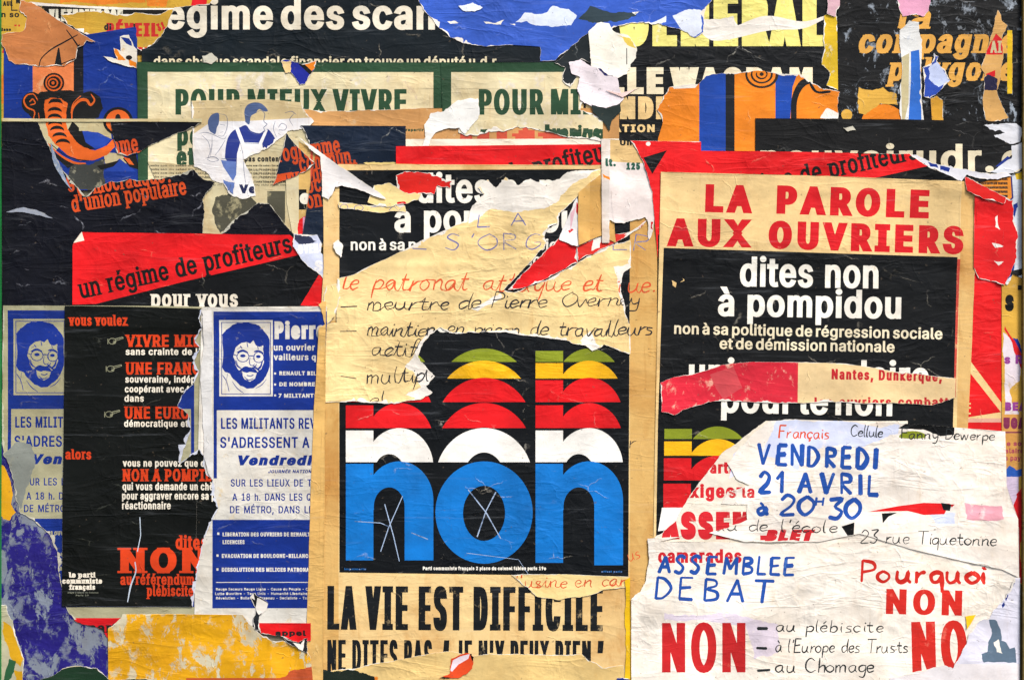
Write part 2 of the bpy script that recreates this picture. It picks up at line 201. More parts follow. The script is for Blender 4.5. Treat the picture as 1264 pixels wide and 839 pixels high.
    (102, 254, [6, 379, 6, 327, 228, 327, 228, 379], [142, 0, 142, 419, 145, 443, 154, 460, 171, 470, 195, 474, 215, 472, 227, 468, 243, 521, 222, 527, 187, 530, 161, 527, 135, 519, 113, 505, 96, 486, 84, 461, 81, 432, 81, 0]),
    (103, 425, [251, -147, 291, -136, 324, -117, 350, -90, 367, -54, 372, -9, 372, 379, 313, 379, 313, 319, 308, 319, 288, 346, 273, 360, 253, 373, 228, 382, 196, 384, 152, 378, 112, 361, 80, 332, 55, 293, 39, 246, 34, 191, 39, 136, 55, 90, 80, 53, 113, 27, 152, 10, 195, 5, 227, 8, 252, 16, 272, 28, 287, 41, 306, 68, 311, 68, 311, -6, 304, -47, 282, -75, 249, -92, 207, -97, 178, -95, 154, -88, 136, -78, 122, -66, 101, -41, 51, -69, 64, -91, 82, -110, 105, -127, 134, -140, 168, -148, 207, -151], [172, 63, 145, 76, 124, 96, 109, 123, 99, 155, 96, 193, 99, 229, 109, 262, 124, 290, 145, 312, 172, 325, 205, 330, 237, 325, 264, 312, 285, 291, 300, 264, 309, 231, 312, 193, 309, 154, 300, 121, 285, 95, 264, 75, 237, 63, 205, 59]),
    (104, 410, [117, 257, 126, 283, 141, 303, 161, 317, 184, 326, 210, 329, 246, 323, 273, 304, 290, 275, 296, 235, 296, 0, 357, 0, 357, 240, 353, 285, 341, 321, 321, 349, 295, 369, 264, 380, 227, 384, 187, 379, 152, 362, 124, 332, 102, 287, 114, 287, 114, 509, 53, 509, 53, 0, 114, 0, 114, 227]),
    (105, 167, [114, 0, 114, 379, 53, 379, 53, 0], [100, 446, 114, 455, 123, 468, 126, 483, 123, 499, 114, 512, 100, 521, 84, 524, 67, 521, 54, 512, 44, 499, 41, 483, 44, 468, 54, 455, 67, 446, 84, 443]),
    (106, 167, [53, -29, 50, -54, 40, -72, 25, -83, 2, -87, -10, -87, -10, -143, 4, -143, 37, -139, 65, -129, 86, -113, 102, -90, 111, -63, 114, -30, 114, 379, 53, 379], [100, 446, 114, 455, 123, 468, 126, 483, 123, 499, 114, 512, 100, 521, 83, 524, 67, 521, 53, 512, 44, 499, 41, 483, 44, 468, 53, 455, 67, 446, 83, 443]),
    (107, 381, [177, 199, 184, 199, 360, 379, 284, 379, 121, 212, 110, 212, 110, 137], [114, 0, 114, 509, 53, 509, 53, 0], [372, 0, 191, 229, 148, 186, 294, 0]),
    (108, 189, [162, -1, 181, 3, 170, 54, 146, 52, 130, 54, 120, 62, 115, 77, 114, 99, 114, 509, 53, 509, 53, 84, 58, 47, 74, 20, 101, 3, 139, -2]),
    (109, 610, [114, 0, 114, 238, 117, 266, 126, 289, 140, 307, 158, 320, 178, 328, 199, 330, 229, 326, 253, 311, 269, 288, 274, 260, 274, 0, 335, 0, 335, 247, 338, 270, 345, 290, 358, 307, 374, 320, 395, 328, 419, 330, 447, 326, 473, 313, 490, 289, 496, 254, 496, 0, 557, 0, 557, 255, 553, 296, 541, 328, 522, 354, 497, 372, 468, 383, 437, 386, 407, 383, 381, 375, 357, 361, 337, 343, 322, 321, 312, 295, 321, 295, 309, 331, 287, 361, 257, 380, 219, 386, 195, 384, 172, 376, 151, 363, 132, 346, 118, 323, 108, 295, 112, 295, 112, 379, 53, 379, 53, 0]),
    (110, 410, [117, 257, 126, 283, 141, 303, 161, 317, 184, 326, 210, 329, 246, 323, 273, 304, 290, 275, 296, 235, 296, 0, 357, 0, 357, 240, 353, 285, 341, 321, 321, 349, 295, 369, 264, 380, 227, 384, 187, 379, 152, 362, 124, 332, 102, 287, 112, 287, 112, 379, 53, 379, 53, 0, 114, 0, 114, 227]),
    (111, 415, [256, -2, 299, 16, 333, 46, 359, 85, 376, 133, 381, 187, 376, 243, 359, 291, 333, 330, 299, 360, 256, 378, 207, 384, 159, 378, 117, 360, 82, 330, 56, 291, 40, 243, 34, 187, 40, 133, 56, 85, 82, 46, 117, 16, 159, -2, 207, -8], [173, 51, 145, 66, 124, 89, 108, 117, 99, 151, 96, 187, 99, 224, 108, 258, 124, 287, 145, 310, 173, 325, 207, 330, 242, 325, 270, 310, 292, 287, 307, 258, 316, 224, 319, 187, 316, 151, 307, 117, 292, 89, 270, 66, 242, 51, 207, 46]),
    (112, 424, [114, -143, 114, 59, 118, 59, 138, 31, 153, 17, 173, 4, 198, -5, 229, -8, 274, -2, 313, 16, 346, 45, 370, 84, 385, 133, 390, 189, 385, 245, 370, 293, 345, 332, 313, 361, 274, 378, 229, 384, 197, 381, 171, 373, 152, 360, 137, 346, 118, 319, 112, 319, 112, 379, 53, 379, 53, -143], [188, 51, 162, 65, 140, 86, 125, 115, 116, 150, 113, 189, 116, 229, 125, 263, 140, 291, 161, 312, 188, 325, 220, 330, 253, 325, 280, 311, 301, 290, 316, 261, 325, 227, 328, 189, 325, 151, 316, 117, 301, 88, 279, 66, 253, 51, 220, 47]),
    (113, 424, [372, 379, 313, 379, 313, 319, 307, 319, 287, 346, 272, 360, 253, 373, 228, 381, 196, 384, 151, 378, 112, 361, 79, 332, 55, 293, 39, 245, 34, 189, 39, 133, 55, 84, 79, 45, 111, 16, 151, -2, 195, -8, 227, -5, 252, 4, 272, 17, 287, 31, 306, 59, 311, 59, 311, -143, 372, -143], [172, 51, 145, 66, 124, 88, 109, 117, 99, 151, 96, 189, 99, 227, 108, 261, 124, 290, 145, 311, 172, 325, 205, 330, 237, 325, 263, 312, 284, 291, 300, 263, 309, 229, 312, 189, 309, 150, 299, 115, 284, 86, 263, 65, 236, 51, 205, 47]),
    (114, 259, [114, 0, 114, 237, 117, 262, 126, 284, 140, 301, 159, 315, 182, 323, 207, 326, 230, 324, 243, 322, 243, 384, 229, 384, 213, 385, 181, 380, 152, 367, 130, 347, 115, 321, 112, 321, 112, 379, 53, 379, 53, 0]),
    (115, 365, [223, -5, 260, 6, 290, 24, 312, 47, 326, 75, 331, 107, 325, 142, 306, 171, 275, 194, 229, 209, 172, 223, 144, 232, 124, 243, 112, 258, 109, 277, 114, 299, 131, 317, 156, 329, 187, 333, 219, 328, 243, 316, 258, 298, 268, 277, 324, 290, 314, 316, 299, 339, 279, 358, 254, 372, 223, 381, 187, 384, 149, 381, 115, 370, 87, 354, 65, 332, 51, 305, 47, 274, 53, 237, 72, 208, 104, 186, 149, 170, 212, 155, 237, 147, 254, 136, 265, 121, 268, 103, 262, 81, 244, 62, 217, 50, 181, 45, 150, 49, 124, 60, 105, 79, 94, 107, 36, 94, 45, 63, 62, 38, 84, 18, 112, 3, 145, -5, 182, -8]),
    (116, 227, [6, 379, 6, 327, 204, 327, 204, 379], [65, 93, 72, 52, 92, 21, 125, 2, 168, -4, 192, -3, 213, 2, 202, 54, 185, 51, 170, 50, 150, 53, 136, 61, 128, 76, 126, 98, 126, 471, 65, 471]),
    (117, 410, [222, 0, 257, 17, 286, 47, 307, 92, 298, 92, 298, 0, 357, 0, 357, 379, 296, 379, 296, 153, 293, 122, 283, 97, 268, 77, 249, 62, 226, 53, 200, 50, 164, 56, 137, 75, 119, 105, 114, 144, 114, 379, 53, 379, 53, 139, 57, 95, 69, 59, 89, 31, 115, 11, 146, -1, 182, -5]),
    (118, 389, [226, 0, 371, 379, 305, 379, 224, 155, 203, 87, 184, 21, 206, 21, 187, 87, 165, 155, 84, 379, 17, 379, 163, 0]),
    (119, 567, [199, 0, 248, 172, 263, 225, 277, 280, 291, 338, 277, 338, 291, 280, 305, 225, 319, 172, 368, 0, 429, 0, 545, 379, 480, 379, 434, 214, 413, 135, 391, 41, 402, 41, 382, 136, 362, 214, 316, 379, 252, 379, 206, 214, 186, 135, 165, 41, 175, 41, 154, 137, 133, 214, 87, 379, 23, 379, 138, 0]),
    (120, 379, [91, 0, 148, 85, 205, 182, 173, 182, 200, 136, 231, 85, 287, 0, 358, 0, 209, 214, 209, 169, 352, 379, 282, 379, 233, 306, 202, 253, 175, 206, 207, 206, 179, 253, 147, 306, 100, 379, 29, 379, 171, 171, 171, 218, 21, 0]),
    (121, 389, [65, -143, 91, -145, 117, -143, 139, -136, 159, -124, 177, -107, 191, -85, 204, -58, 371, 379, 305, 379, 224, 155, 202, 87, 184, 21, 206, 21, 187, 87, 165, 155, 84, 379, 17, 379, 163, -1, 151, -36, 141, -58, 130, -74, 118, -84, 104, -89, 88, -90, 71, -87, 61, -86, 47, -139]),
    (122, 380, [339, 0, 339, 56, 126, 56, 126, 60, 333, 331, 333, 379, 48, 379, 48, 323, 254, 323, 254, 320, 42, 46, 42, 0]),
    (201, 419, [375, 0, 375, 57, 125, 57, 125, 229, 355, 229, 355, 286, 125, 286, 125, 452, 372, 452, 372, 509, 60, 509, 60, 0], [241, 558, 307, 659, 239, 659, 191, 558]),
    (224, 389, [190, -6, 215, 1, 236, 12, 252, 25, 272, 52, 277, 52, 277, 0, 337, 0, 337, 251, 333, 290, 322, 320, 306, 343, 286, 360, 263, 372, 239, 379, 194, 384, 163, 382, 133, 375, 104, 364, 79, 346, 57, 322, 41, 291, 100, 274, 107, 288, 118, 301, 132, 313, 149, 322, 171, 329, 196, 331, 220, 329, 240, 322, 256, 311, 267, 297, 273, 279, 273, 243, 265, 235, 252, 230, 234, 227, 178, 220, 125, 211, 100, 203, 78, 193, 58, 179, 43, 161, 34, 138, 30, 108, 35, 73, 48, 45, 68, 22, 94, 5, 126, -5, 160, -9], [149, 47, 130, 52, 114, 61, 102, 72, 94, 87, 92, 105, 95, 124, 103, 139, 117, 150, 134, 159, 175, 168, 200, 171, 231, 176, 259, 182, 276, 190, 276, 138, 272, 115, 263, 93, 248, 74, 228, 59, 202, 49, 170, 45], [215, 429, 168, 529, 99, 529, 165, 429]),
    (231, 396, [235, -6, 261, -1, 285, 9, 306, 21, 325, 37, 341, 56, 354, 78, 363, 102, 304, 117, 292, 89, 271, 66, 243, 52, 207, 46, 173, 51, 145, 66, 124, 89, 108, 117, 99, 151, 96, 187, 99, 224, 108, 258, 124, 287, 145, 310, 173, 325, 207, 330, 242, 325, 270, 311, 290, 289, 303, 262, 362, 277, 353, 301, 340, 322, 324, 341, 305, 356, 284, 368, 260, 377, 234, 383, 207, 384, 159, 378, 117, 360, 82, 330, 56, 291, 40, 243, 34, 187, 40, 133, 56, 85, 82, 46, 117, 16, 159, -2, 207, -8], [210, -143, 245, -139, 270, -129, 284, -111, 289, -85, 285, -61, 273, -44, 253, -34, 224, -29, 224, 16, 192, 16, 182, -62, 210, -62, 226, -63, 236, -67, 241, -74, 243, -84, 241, -95, 236, -102, 226, -106, 210, -107, 169, -107, 169, -143]),
    (232, 404, [249, -5, 283, 4, 311, 19, 335, 39, 353, 63, 365, 91, 306, 105, 297, 88, 285, 73, 271, 61, 254, 53, 234, 48, 212, 46, 179, 50, 151, 61, 128, 80, 110, 106, 100, 139, 96, 178, 96, 211, 99, 241, 109, 270, 125, 294, 146, 313, 173, 326, 205, 330, 237, 326, 263, 314, 283, 294, 298, 269, 307, 237, 310, 202, 338, 221, 75, 221, 75, 169, 371, 169, 371, 194, 368, 242, 357, 282, 341, 315, 319, 341, 294, 361, 266, 374, 236, 382, 205, 384, 157, 378, 115, 359, 81, 329, 55, 290, 39, 242, 34, 187, 40, 132, 56, 85, 82, 46, 117, 16, 161, -2, 212, -8], [230, 429, 182, 529, 114, 529, 180, 429]),
    (233, 404, [249, -5, 283, 4, 311, 19, 335, 39, 353, 63, 365, 91, 306, 105, 297, 88, 285, 73, 271, 61, 254, 53, 234, 48, 212, 46, 179, 50, 151, 61, 128, 80, 110, 106, 100, 139, 96, 178, 96, 211, 99, 241, 109, 270, 125, 294, 146, 313, 173, 326, 205, 330, 237, 326, 263, 314, 283, 294, 298, 269, 307, 237, 310, 202, 338, 221, 75, 221, 75, 169, 371, 169, 371, 194, 368, 242, 357, 282, 341, 315, 319, 341, 294, 361, 266, 374, 236, 382, 205, 384, 157, 378, 115, 359, 81, 329, 55, 290, 39, 242, 34, 187, 40, 132, 56, 85, 82, 46, 117, 16, 161, -2, 212, -8], [227, 429, 293, 529, 225, 529, 177, 429]),
    (8220, 300, [121, 318, 151, 509, 104, 509, 52, 318], [244, 318, 274, 509, 228, 509, 175, 318]),
    (8221, 300, [98, 318, 151, 509, 82, 509, 52, 318], [222, 318, 274, 509, 205, 509, 175, 318]),
]
_gl = {}; _adv = {' ': .26}
for row in OUTLINES:
    _adv[chr(row[0])] = row[1] / 1000 * (.727 / .5087)
    _gl[chr(row[0])] = [np.array(q, float).reshape(-1, 2) / 1000 * (.727 / .5087) for q in row[2:]]
_gl["’"] = _gl["'"]; _adv["’"] = _adv["'"]
def glyph(ch): return _gl[ch]
def advance(ch): return _adv[ch]
class NZ(list): pass                       # a piece that uses the non-zero rule
CAP, XH = .727, .546

def offset(P, dx, dy):
    """push a closed contour outwards (ink side) by dx, dy"""
    # drop doubled points
    keep = [i for i in range(len(P)) if np.hypot(*(P[i] - P[i - 1])) > 1e-4]
    P = P[keep]
    if len(P) < 3: return P
    e = np.roll(P, -1, 0) - P; l = np.hypot(e[:, 0], e[:, 1])[:, None]; e = e / l
    n = np.stack([e[:, 1], -e[:, 0]], 1)              # outward for counter-clockwise loops
    n0 = np.roll(n, 1, 0); m = n0 + n; d = 1 + (n0 * n).sum(1)
    m = m / np.maximum(d, .45)[:, None]
    return P + m * np.array([dx, dy])

def text(s, x0, x1, base, h, b=0.0, by=None, rot=0.0, slab=0.0, shear=0.0, tr=0.0, sw=.36):
    """pieces (one per letter) for a line of type that runs from x0 to x1; base = y of its baseline at x0, h = cap height"""
    if by is None: by = b * .75
    W = 0; xs = []
    for ch in s:
        a = (sw if ch == ' ' else advance(ch)) + tr; xs.append(W); W += a
    # true extents
    g0 = glyph(s[0]); gl_ = glyph(s[-1])
    lo = min(p[:, 0].min() for p in g0); hi = xs[-1] + max(p[:, 0].max() for p in gl_)
    nl = len([c_ for c_ in s if c_ != ' ']); sx = (x1 - x0 - 2 * b * nl) / (hi - lo); sy = (h - 2 * by) / CAP; kb = -1
    ca, sa = math.cos(math.radians(rot)), math.sin(math.radians(rot))
    pieces = []
    def fin(Q):
        X = Q[:, 0] + b + Q[:, 1] * shear; Y = Q[:, 1] + by
        return np.stack([x0 + X * ca - Y * sa, base - (X * sa + Y * ca)], 1)
    for ch, xo in zip(s, xs):
        if ch == ' ': continue
        kb += 1; lp = []
        for P in glyph(ch):
            Q = np.stack([(P[:, 0] + xo - lo) * sx + kb * 2 * b, P[:, 1] * sy], 1)
            Q = offset(Q, b, by) if b or by else Q
            lp.append(Q)
            if slab:
                th = max(.9, h * .085); ext = slab
                n = len(Q); levels = (-by, h - by, XH * sy + by, .756 * sy + by)
                desc = min(q[1] for q in Q)
                for i in range(n):
                    p, q = Q[i], Q[(i + 1) % n]
                    if abs(p[1] - q[1]) > .04 * h: continue
                    ln = abs(p[0] - q[0])
                    if ln < .08 * h or ln > .46 * h: continue
                    up = p[0] > q[0]                   # ink below the edge
                    y = (p[1] + q[1]) / 2; xa, xb = min(p[0], q[0]), max(p[0], q[0])
                    if not up and (abs(y + by) < .06 * h or (ch in 'pq' and abs(y - desc) < .05 * h)):
                        r = (xa - ext, xb + ext, y, y + th)
                    elif up and ch not in 'tf' and (abs(y - levels[1]) < .06 * h or abs(y - levels[2]) < .06 * h or abs(y - levels[3]) < .07 * h):
                        r = (xa - ext, xb + (ext if (ch.isupper() or ch in 'vwyx') else 0), y - th, y)
                    else: continue
                    pieces.append([fin(np.array([(r[0], r[2]), (r[1], r[2]), (r[1], r[3]), (r[0], r[3])], float))])
        pieces.append(NZ([fin(Q) for Q in lp]))
    return pieces

# ------------------------------------------------------------------ other shapes; a piece = list of closed contours, even-odd
def A(p): return np.array([q[:2] for q in p], float)
def poly(*p): return [[A(p)]]
def rect(x0, y0, x1, y1): return poly((x0, y0), (x1, y0), (x1, y1), (x0, y1))
def epts(cx, cy, rx, ry, a0=0, a1=360, n=None):
    n = n or max(10, int((abs(rx) + abs(ry)) * .5 * abs(a1 - a0) / 360) + 6)
    t = np.radians(np.linspace(a0, a1, n, endpoint=abs(a1 - a0) < 360))
    return np.stack([cx + rx * np.cos(t), cy - ry * np.sin(t)], 1)
def ell(cx, cy, rx, ry): return [[epts(cx, cy, rx, ry)]]
def ring(cx, cy, rx, ry, w): return [[epts(cx, cy, rx, ry), epts(cx, cy, rx - w, ry - w)]]
def blob(pts, amp=1.0, seed=0): return [[jag([(x, y, amp) for x, y in pts], seed)]]
def smooth(p, k=6):
    P = np.array(p, float); n = len(P)
    if n < 3: return P
    Q = np.vstack([2 * P[0] - P[1], P, 2 * P[-1] - P[-2]]); out = []
    for i in range(1, n):
        p0, p1, p2, p3 = Q[i - 1], Q[i], Q[i + 1], Q[i + 2]
        for t in np.linspace(0, 1, k, endpoint=False):
            out.append(.5 * ((2 * p1) + (p2 - p0) * t + (2 * p0 - 5 * p1 + 4 * p2 - p3) * t * t + (3 * p1 - p0 - 3 * p2 + p3) * t ** 3))
    out.append(P[-1]); return np.array(out)
def ribbon(P, w, taper=0.0):
    P = np.array(P, float)
    keep = [0] + [i for i in range(1, len(P)) if np.hypot(*(P[i] - P[i - 1])) > .05]; P = P[keep]
    if len(P) < 2: return None
    d = np.gradient(P, axis=0); d /= np.maximum(np.hypot(d[:, 0], d[:, 1]), 1e-6)[:, None]
    n = np.stack([-d[:, 1], d[:, 0]], 1)
    t = np.linspace(0, 1, len(P)); ww = (w / 2) * ((1 - taper * np.abs(2 * t - 1) ** 3) * (1 + .20 * np.sin(t * 7 + P[0, 0] * 1.7 + P[0, 1])))[:, None]
    e0, e1 = P[0] - d[0] * w * .3, P[-1] + d[-1] * w * .3
    return np.vstack([P + n * ww, e1[None], (P - n * ww)[::-1], e0[None]])
def stroke(pts, w=1.2, k=6, taper=.3):
    r = ribbon(smooth(pts, k), w, taper); return [NZ([r])] if r is not None else []
def line(pts, w=1.2): 
    r = ribbon(A(pts), w); return [NZ([r])]
def shift(pieces, dx, dy): 
    out = []
    for pc in pieces:
        q = [c + np.array([dx, dy]) for c in pc]; out.append(NZ(q) if isinstance(pc, NZ) else q)
    return out

# single-line letters for everything written by pen or brush; x-height 10, ascender 20
H = {
 'a': '8,9 5,10 1,8 0,4 3,0 7,3 8,9 8,3 10,0', 'b': '0,20 0,10 0,0|0,6 3,10 7,9 8,4 5,0 0,1', 'c': '8,8 5,10 1,8 0,4 3,0 8,2',
 'd': '8,9 4,10 0,7 1,1 4,0 8,4|9,20 8,8 9,0', 'e': '1,5 7,6 7,9 4,10 1,8 0,4 3,0 8,2', 'f': '8,19 5,20 3,16 3,0|0,10 7,10',
 'g': '8,9 4,10 0,7 1,2 5,1 8,5|8,10 8,0 6,-7 1,-6', 'h': '0,20 0,10 0,0|0,6 4,10 7,8 7,0', 'i': '1,10 1,4 2,0|1,14 1.5,15', 'j': '3,10 3,-3 0,-7|3,14 3.5,15',
 'l': '1,20 0,10 1,1 3,0', 'm': '0,10 0,0|0,6 3,10 5,8 5,0|5,6 8,10 11,8 11,2 12,0', 'n': '0,10 0,0|0,6 4,10 7,8 7,2 9,0', 'o': '4,10 0,7 0,3 4,0 8,3 8,7 4,10',
 'p': '0,10 0,0 0,-9|0,7 4,10 8,7 6,1 0,1', 'q': '8,9 4,10 0,7 1,1 5,1 8,6|8,10 8,0 8,-9', 'r': '0,10 0,0|0,5 3,9 6,10', 's': '7,9 3,10 1,7 6,4 6,1 0,0',
 't': '3,17 3,4 5,0 8,1|0,11 7,11', 'u': '0,10 0,3 3,0 7,3 8,10 8,3 10,0', 'v': '0,10 4,0 8,10', 'w': '0,10 3,0 6,9 9,0 12,10', 'k': '0,20 0,0|7,10 0,4 8,0', 'z': '0,10 7,10 0,0 8,0', 'x': '0,10 8,0|8,10 0,0', 'y': '0,10 1,4 4,2 8,5|8,10 8,0 6,-7 1,-7',
 'A': '0,0 6,20 12,0|2,7 10,7', 'B': '0,0 0,20 7,19 8,14 1,11 9,8 9,2 0,0', 'C': '11,17 6,20 1,15 1,5 6,0 12,3', 'D': '0,0 0,20 6,18 11,10 6,1 0,0', 'E': '9,20 0,20 0,10 0,0 10,0|0,10 8,11',
 'F': '10,20 0,20 0,10 0,0|0,11 8,11', 'G': '10,18 5,20 1,15 1,5 6,0 11,4 11,9 6,9', 'H': '0,0 0,20|9,0 9,20|0,10 9,10', 'I': '0,0 0,20', 'L': '0,20 0,0 9,0', 'M': '0,0 1,20 7,6 13,20 14,0',
 'N': '0,0 0,20 11,0 11,20', 'O': '6,20 0,14 0,6 6,0 12,6 12,14 6,20', 'P': '0,0 0,20 8,18 9,12 0,9', 'R': '0,0 0,20 8,18 8,12 0,10 9,0', 'S': '10,18 5,20 1,15 9,7 6,0 0,2', 'T': '0,20 14,20|7,20 7,0',
 'V': '0,20 6,0 12,20', '0': '5,20 0,14 0,6 5,0 10,6 10,14 5,20', '1': '0,13 5,20 5,0', '2': '0,15 4,20 9,16 7,9 0,0 10,0', '3': '0,19 9,20 4,12 9,7 6,0 0,1', '8': '5,20 1,16 9,5 5,0 0,5 8,15 5,20',
 "'": '2,20 1,15', '-': '0,8 8,8', '.': '0,0 .8,.8', ',': '1,1 0,-3',
}
SHARP = set('AEFHILMNTVRPBDxX1-')
ACC = {'é': ('e', '3,13 6,17'), 'è': ('e', '2,17 5,13'), 'à': ('a', '2,17 5,13'), 'ç': ('c', '4,0 5,-3 3,-4'), 'ô': ('o', '1,13 4,16 7,13')}
def hand(s, x0, x1, base, xh, w=1.3, rot=0, shear=.08, jit=.35, gap=3.0, k=4, caps=1.0, seed=1, taper=.3, join=False):
    r = random.Random(seed * 131 + len(s)); cur = 0; items = []; last = None
    for ch in s:
        if ch == ' ': cur += 9 * r.uniform(.8, 1.3); last = None; continue
        acc = None
        if ch in ACC: ch, acc = ACC[ch]
        st = [[tuple(map(float, p.split(','))) for p in q.split()] for q in H[ch].split('|')]
        if acc: st.append([tuple(map(float, p.split(','))) for p in acc.split()])
        wd = max(max(p[0] for p in q) for q in st)
        yo = r.uniform(-jit, jit) + jit * .9 * math.sin(cur / 17 + seed); sc = 1 + r.uniform(-.05, .05)
        sl = r.uniform(-.08, .12) if jit > .4 else r.uniform(-.03, .04)
        st = [[(p[0] + p[1] * sl, p[1]) for p in q] for q in st]; i0 = len(items)
        for q in st: items.append((ch, [(cur + p[0] + r.uniform(-jit, jit) * .7, p[1] * sc * (caps if ch.isupper() or ch.isdigit() else 1) + yo + r.uniform(-jit, jit) * .7) for p in q]))
        if join and ch.islower():
            f_ = items[i0][1][0]
            if last: items.append(('~', [last, ((last[0] + f_[0]) / 2, min(last[1], f_[1]) + .4), f_]))
            last = items[i0][1][-1] if len(st) == 1 or ch in 'it' else items[i0 + (1 if ch in 'dbghkpqynmru' and len(st) > 1 else 0)][1][-1]
            if last[1] < -1: last = None
        else: last = None
        cur += wd + gap * r.uniform(.6, 1.35)
    W = cur - gap; sy = xh / 10; sx = (x1 - x0) / W
    ca, sa = math.cos(math.radians(rot)), math.sin(math.radians(rot)); out = []
    for ch, q in items:
        P = np.array([(x * sx + y * sy * shear, y * sy) for x, y in q])
        if ch in SHARP:
            if ch in 'BDPR' and len(P) > 3:
                Z = np.vstack([P[:1], smooth(P[1:], k)])
            else:
                Z = P
            # densify straight strokes so a ribbon keeps its width round the corners
            parts_ = []
            if ch in 'BDPR' and len(P) > 3: segs = [np.vstack([P[0], P[1]]), smooth(P[1:], k)]
            else: segs = [P[i:i + 2] for i in range(len(P) - 1)]
            for sg in segs: parts_.append(sg)
        else: parts_ = [smooth(P, k)]
        for Z in parts_:
            R = np.stack([x0 + Z[:, 0] * ca - Z[:, 1] * sa, base - (Z[:, 0] * sa + Z[:, 1] * ca)], 1)
            rb = ribbon(R, w * r.uniform(.8, 1.2) * (.7 if ch == '~' else 1), taper if len(R) > 2 else 0)
            if rb is not None: out.append(NZ([rb]))
    return out

# ------------------------------------------------------------------ torn outlines
def jag(pts, seed=0, step=3.2):
    """pts: (x, y[, roughness of the edge that leaves this point])"""
    r = np.random.default_rng(seed + 991); out = []
    n = len(pts)
    for i in range(n):
        p, q = pts[i], pts[(i + 1) % n]; amp = p[2] if len(p) > 2 else 0
        P, Q = np.array(p[:2], float), np.array(q[:2], float); L_ = np.hypot(*(Q - P))
        if not amp or L_ < 5: out.append(P); continue
        k = 2 ** max(1, int(math.ceil(math.log2(L_ / step)))); k = min(k, 64)
        off = np.zeros(k + 1); stepk = k; a = min(amp * 2.0, L_ * .10)
        while stepk > 1:
            for j in range(stepk // 2, k, stepk): off[j] = (off[j - stepk // 2] + off[j + stepk // 2]) / 2 + r.normal() * a * .5
            stepk //= 2; a *= .62
        nrm = np.array([-(Q - P)[1], (Q - P)[0]]) / L_
        t = np.linspace(0, 1, k + 1)[:-1]
        t = t + np.concatenate([[0], r.uniform(-.3, .3, k - 1) / k]) 
        for tt, o in zip(t, off[:-1]): out.append(P + (Q - P) * tt + nrm * o)
    return np.array(out)
def torn_flags(pts):
    return [len(p) > 2 and p[2] > 0 for p in pts]
def inset(P, pts, w, seed):
    """inner edge of the print: only where the sheet is torn does bare fibre show"""
    r = np.random.default_rng(seed + 17)
    area = .5 * np.sum(P[:, 0] * np.roll(P[:, 1], -1) - np.roll(P[:, 0], -1) * P[:, 1]); sg = 1 if area > 0 else -1
    d = np.roll(P, -1, 0) - np.roll(P, 1, 0); d /= np.maximum(np.hypot(d[:, 0], d[:, 1]), 1e-6)[:, None]
    n = np.stack([-d[:, 1], d[:, 0]], 1) * sg
    # smooth the normals
    for _ in range(3): n = (np.roll(n, 1, 0) + n + np.roll(n, -1, 0)) / 3
    # which vertices lie on torn edges
    fl = np.zeros(len(P)); tf = torn_flags(pts); Q = A(pts); m = len(Q)
    for i in range(m):
        if not tf[i]: continue
        a, b = Q[i], Q[(i + 1) % m]; ab = b - a; t = np.clip(((P - a) @ ab) / max(ab @ ab, 1e-6), 0, 1)
        dist = np.hypot(*(P - (a + t[:, None] * ab)).T); fl = np.maximum(fl, (dist < 4 + (pts[i][2]) * 2.2) & (t > .0001) & (t < .9999))
    k = r.random(len(P))
    for _ in range(2): k = (np.roll(k, 1) + k + np.roll(k, -1)) / 3
    k = (k - k.min()) / max(np.ptp(k), 1e-6)
    m_ = np.interp(np.arange(len(P)) / max(len(P), 1) * max(4, len(P) // 14), np.arange(max(4, len(P) // 14) + 1), r.random(max(4, len(P) // 14) + 1))
    wv = w * (.04 + 2.6 * k ** 1.8 * m_ ** 1.2) * fl
    wv = wv * (.75 + .5 * r.random(len(P)))
    return P + n * wv[:, None]

# ------------------------------------------------------------------ relief of the pasted layers, kept on a raster
CELL = 2.0; X0r, Y0r = -70.0, -60.0; NXr, NYr = 702, 480
def up(n, m, seed, cx, cy):
    """smooth noise on the raster, cells of cx by cy grid units"""
    r = np.random.default_rng(seed); gx = int(NXr * CELL / cx) + 4; gy = int(NYr * CELL / cy) + 4
    G_ = r.random((gy, gx)); yy = np.arange(n) * CELL / cy; xx = np.arange(m) * CELL / cx
    iy, fy = yy.astype(int), yy % 1; ix, fx = xx.astype(int), xx % 1
    fy = fy * fy * (3 - 2 * fy); fx = fx * fx * (3 - 2 * fx)
    a = G_[np.ix_(iy, ix)]; b = G_[np.ix_(iy, ix + 1)]; c = G_[np.ix_(iy + 1, ix)]; d = G_[np.ix_(iy + 1, ix + 1)]
    return (a * (1 - fx) + b * fx) * (1 - fy)[:, None] + (c * (1 - fx) + d * fx) * fy[:, None]
def box(Aq, k):
    for ax in (0, 1):
        P = np.pad(Aq, [(k, k) if a == ax else (0, 0) for a in (0, 1)], mode='edge')
        c = np.cumsum(P, axis=ax); c = np.insert(c, 0, 0, axis=ax); n = 2 * k + 1
        Aq = (np.take(c, range(n, c.shape[ax]), ax) - np.take(c, range(0, c.shape[ax] - n), ax)) / n
    return Aq
def mxf(Aq, k):
    for ax in (0, 1):
        R = Aq.copy()
        for s in range(1, k + 1):
            R = np.maximum(R, np.roll(Aq, s, ax)); R = np.maximum(R, np.roll(Aq, -s, ax))
        Aq = R
    return Aq
HF = (up(NYr, NXr, 1, 160, 120) * .0012 + up(NYr, NXr, 2, 60, 50) * .0006)
GX = X0r + np.arange(NXr) * CELL; GY = Y0r + np.arange(NYr) * CELL
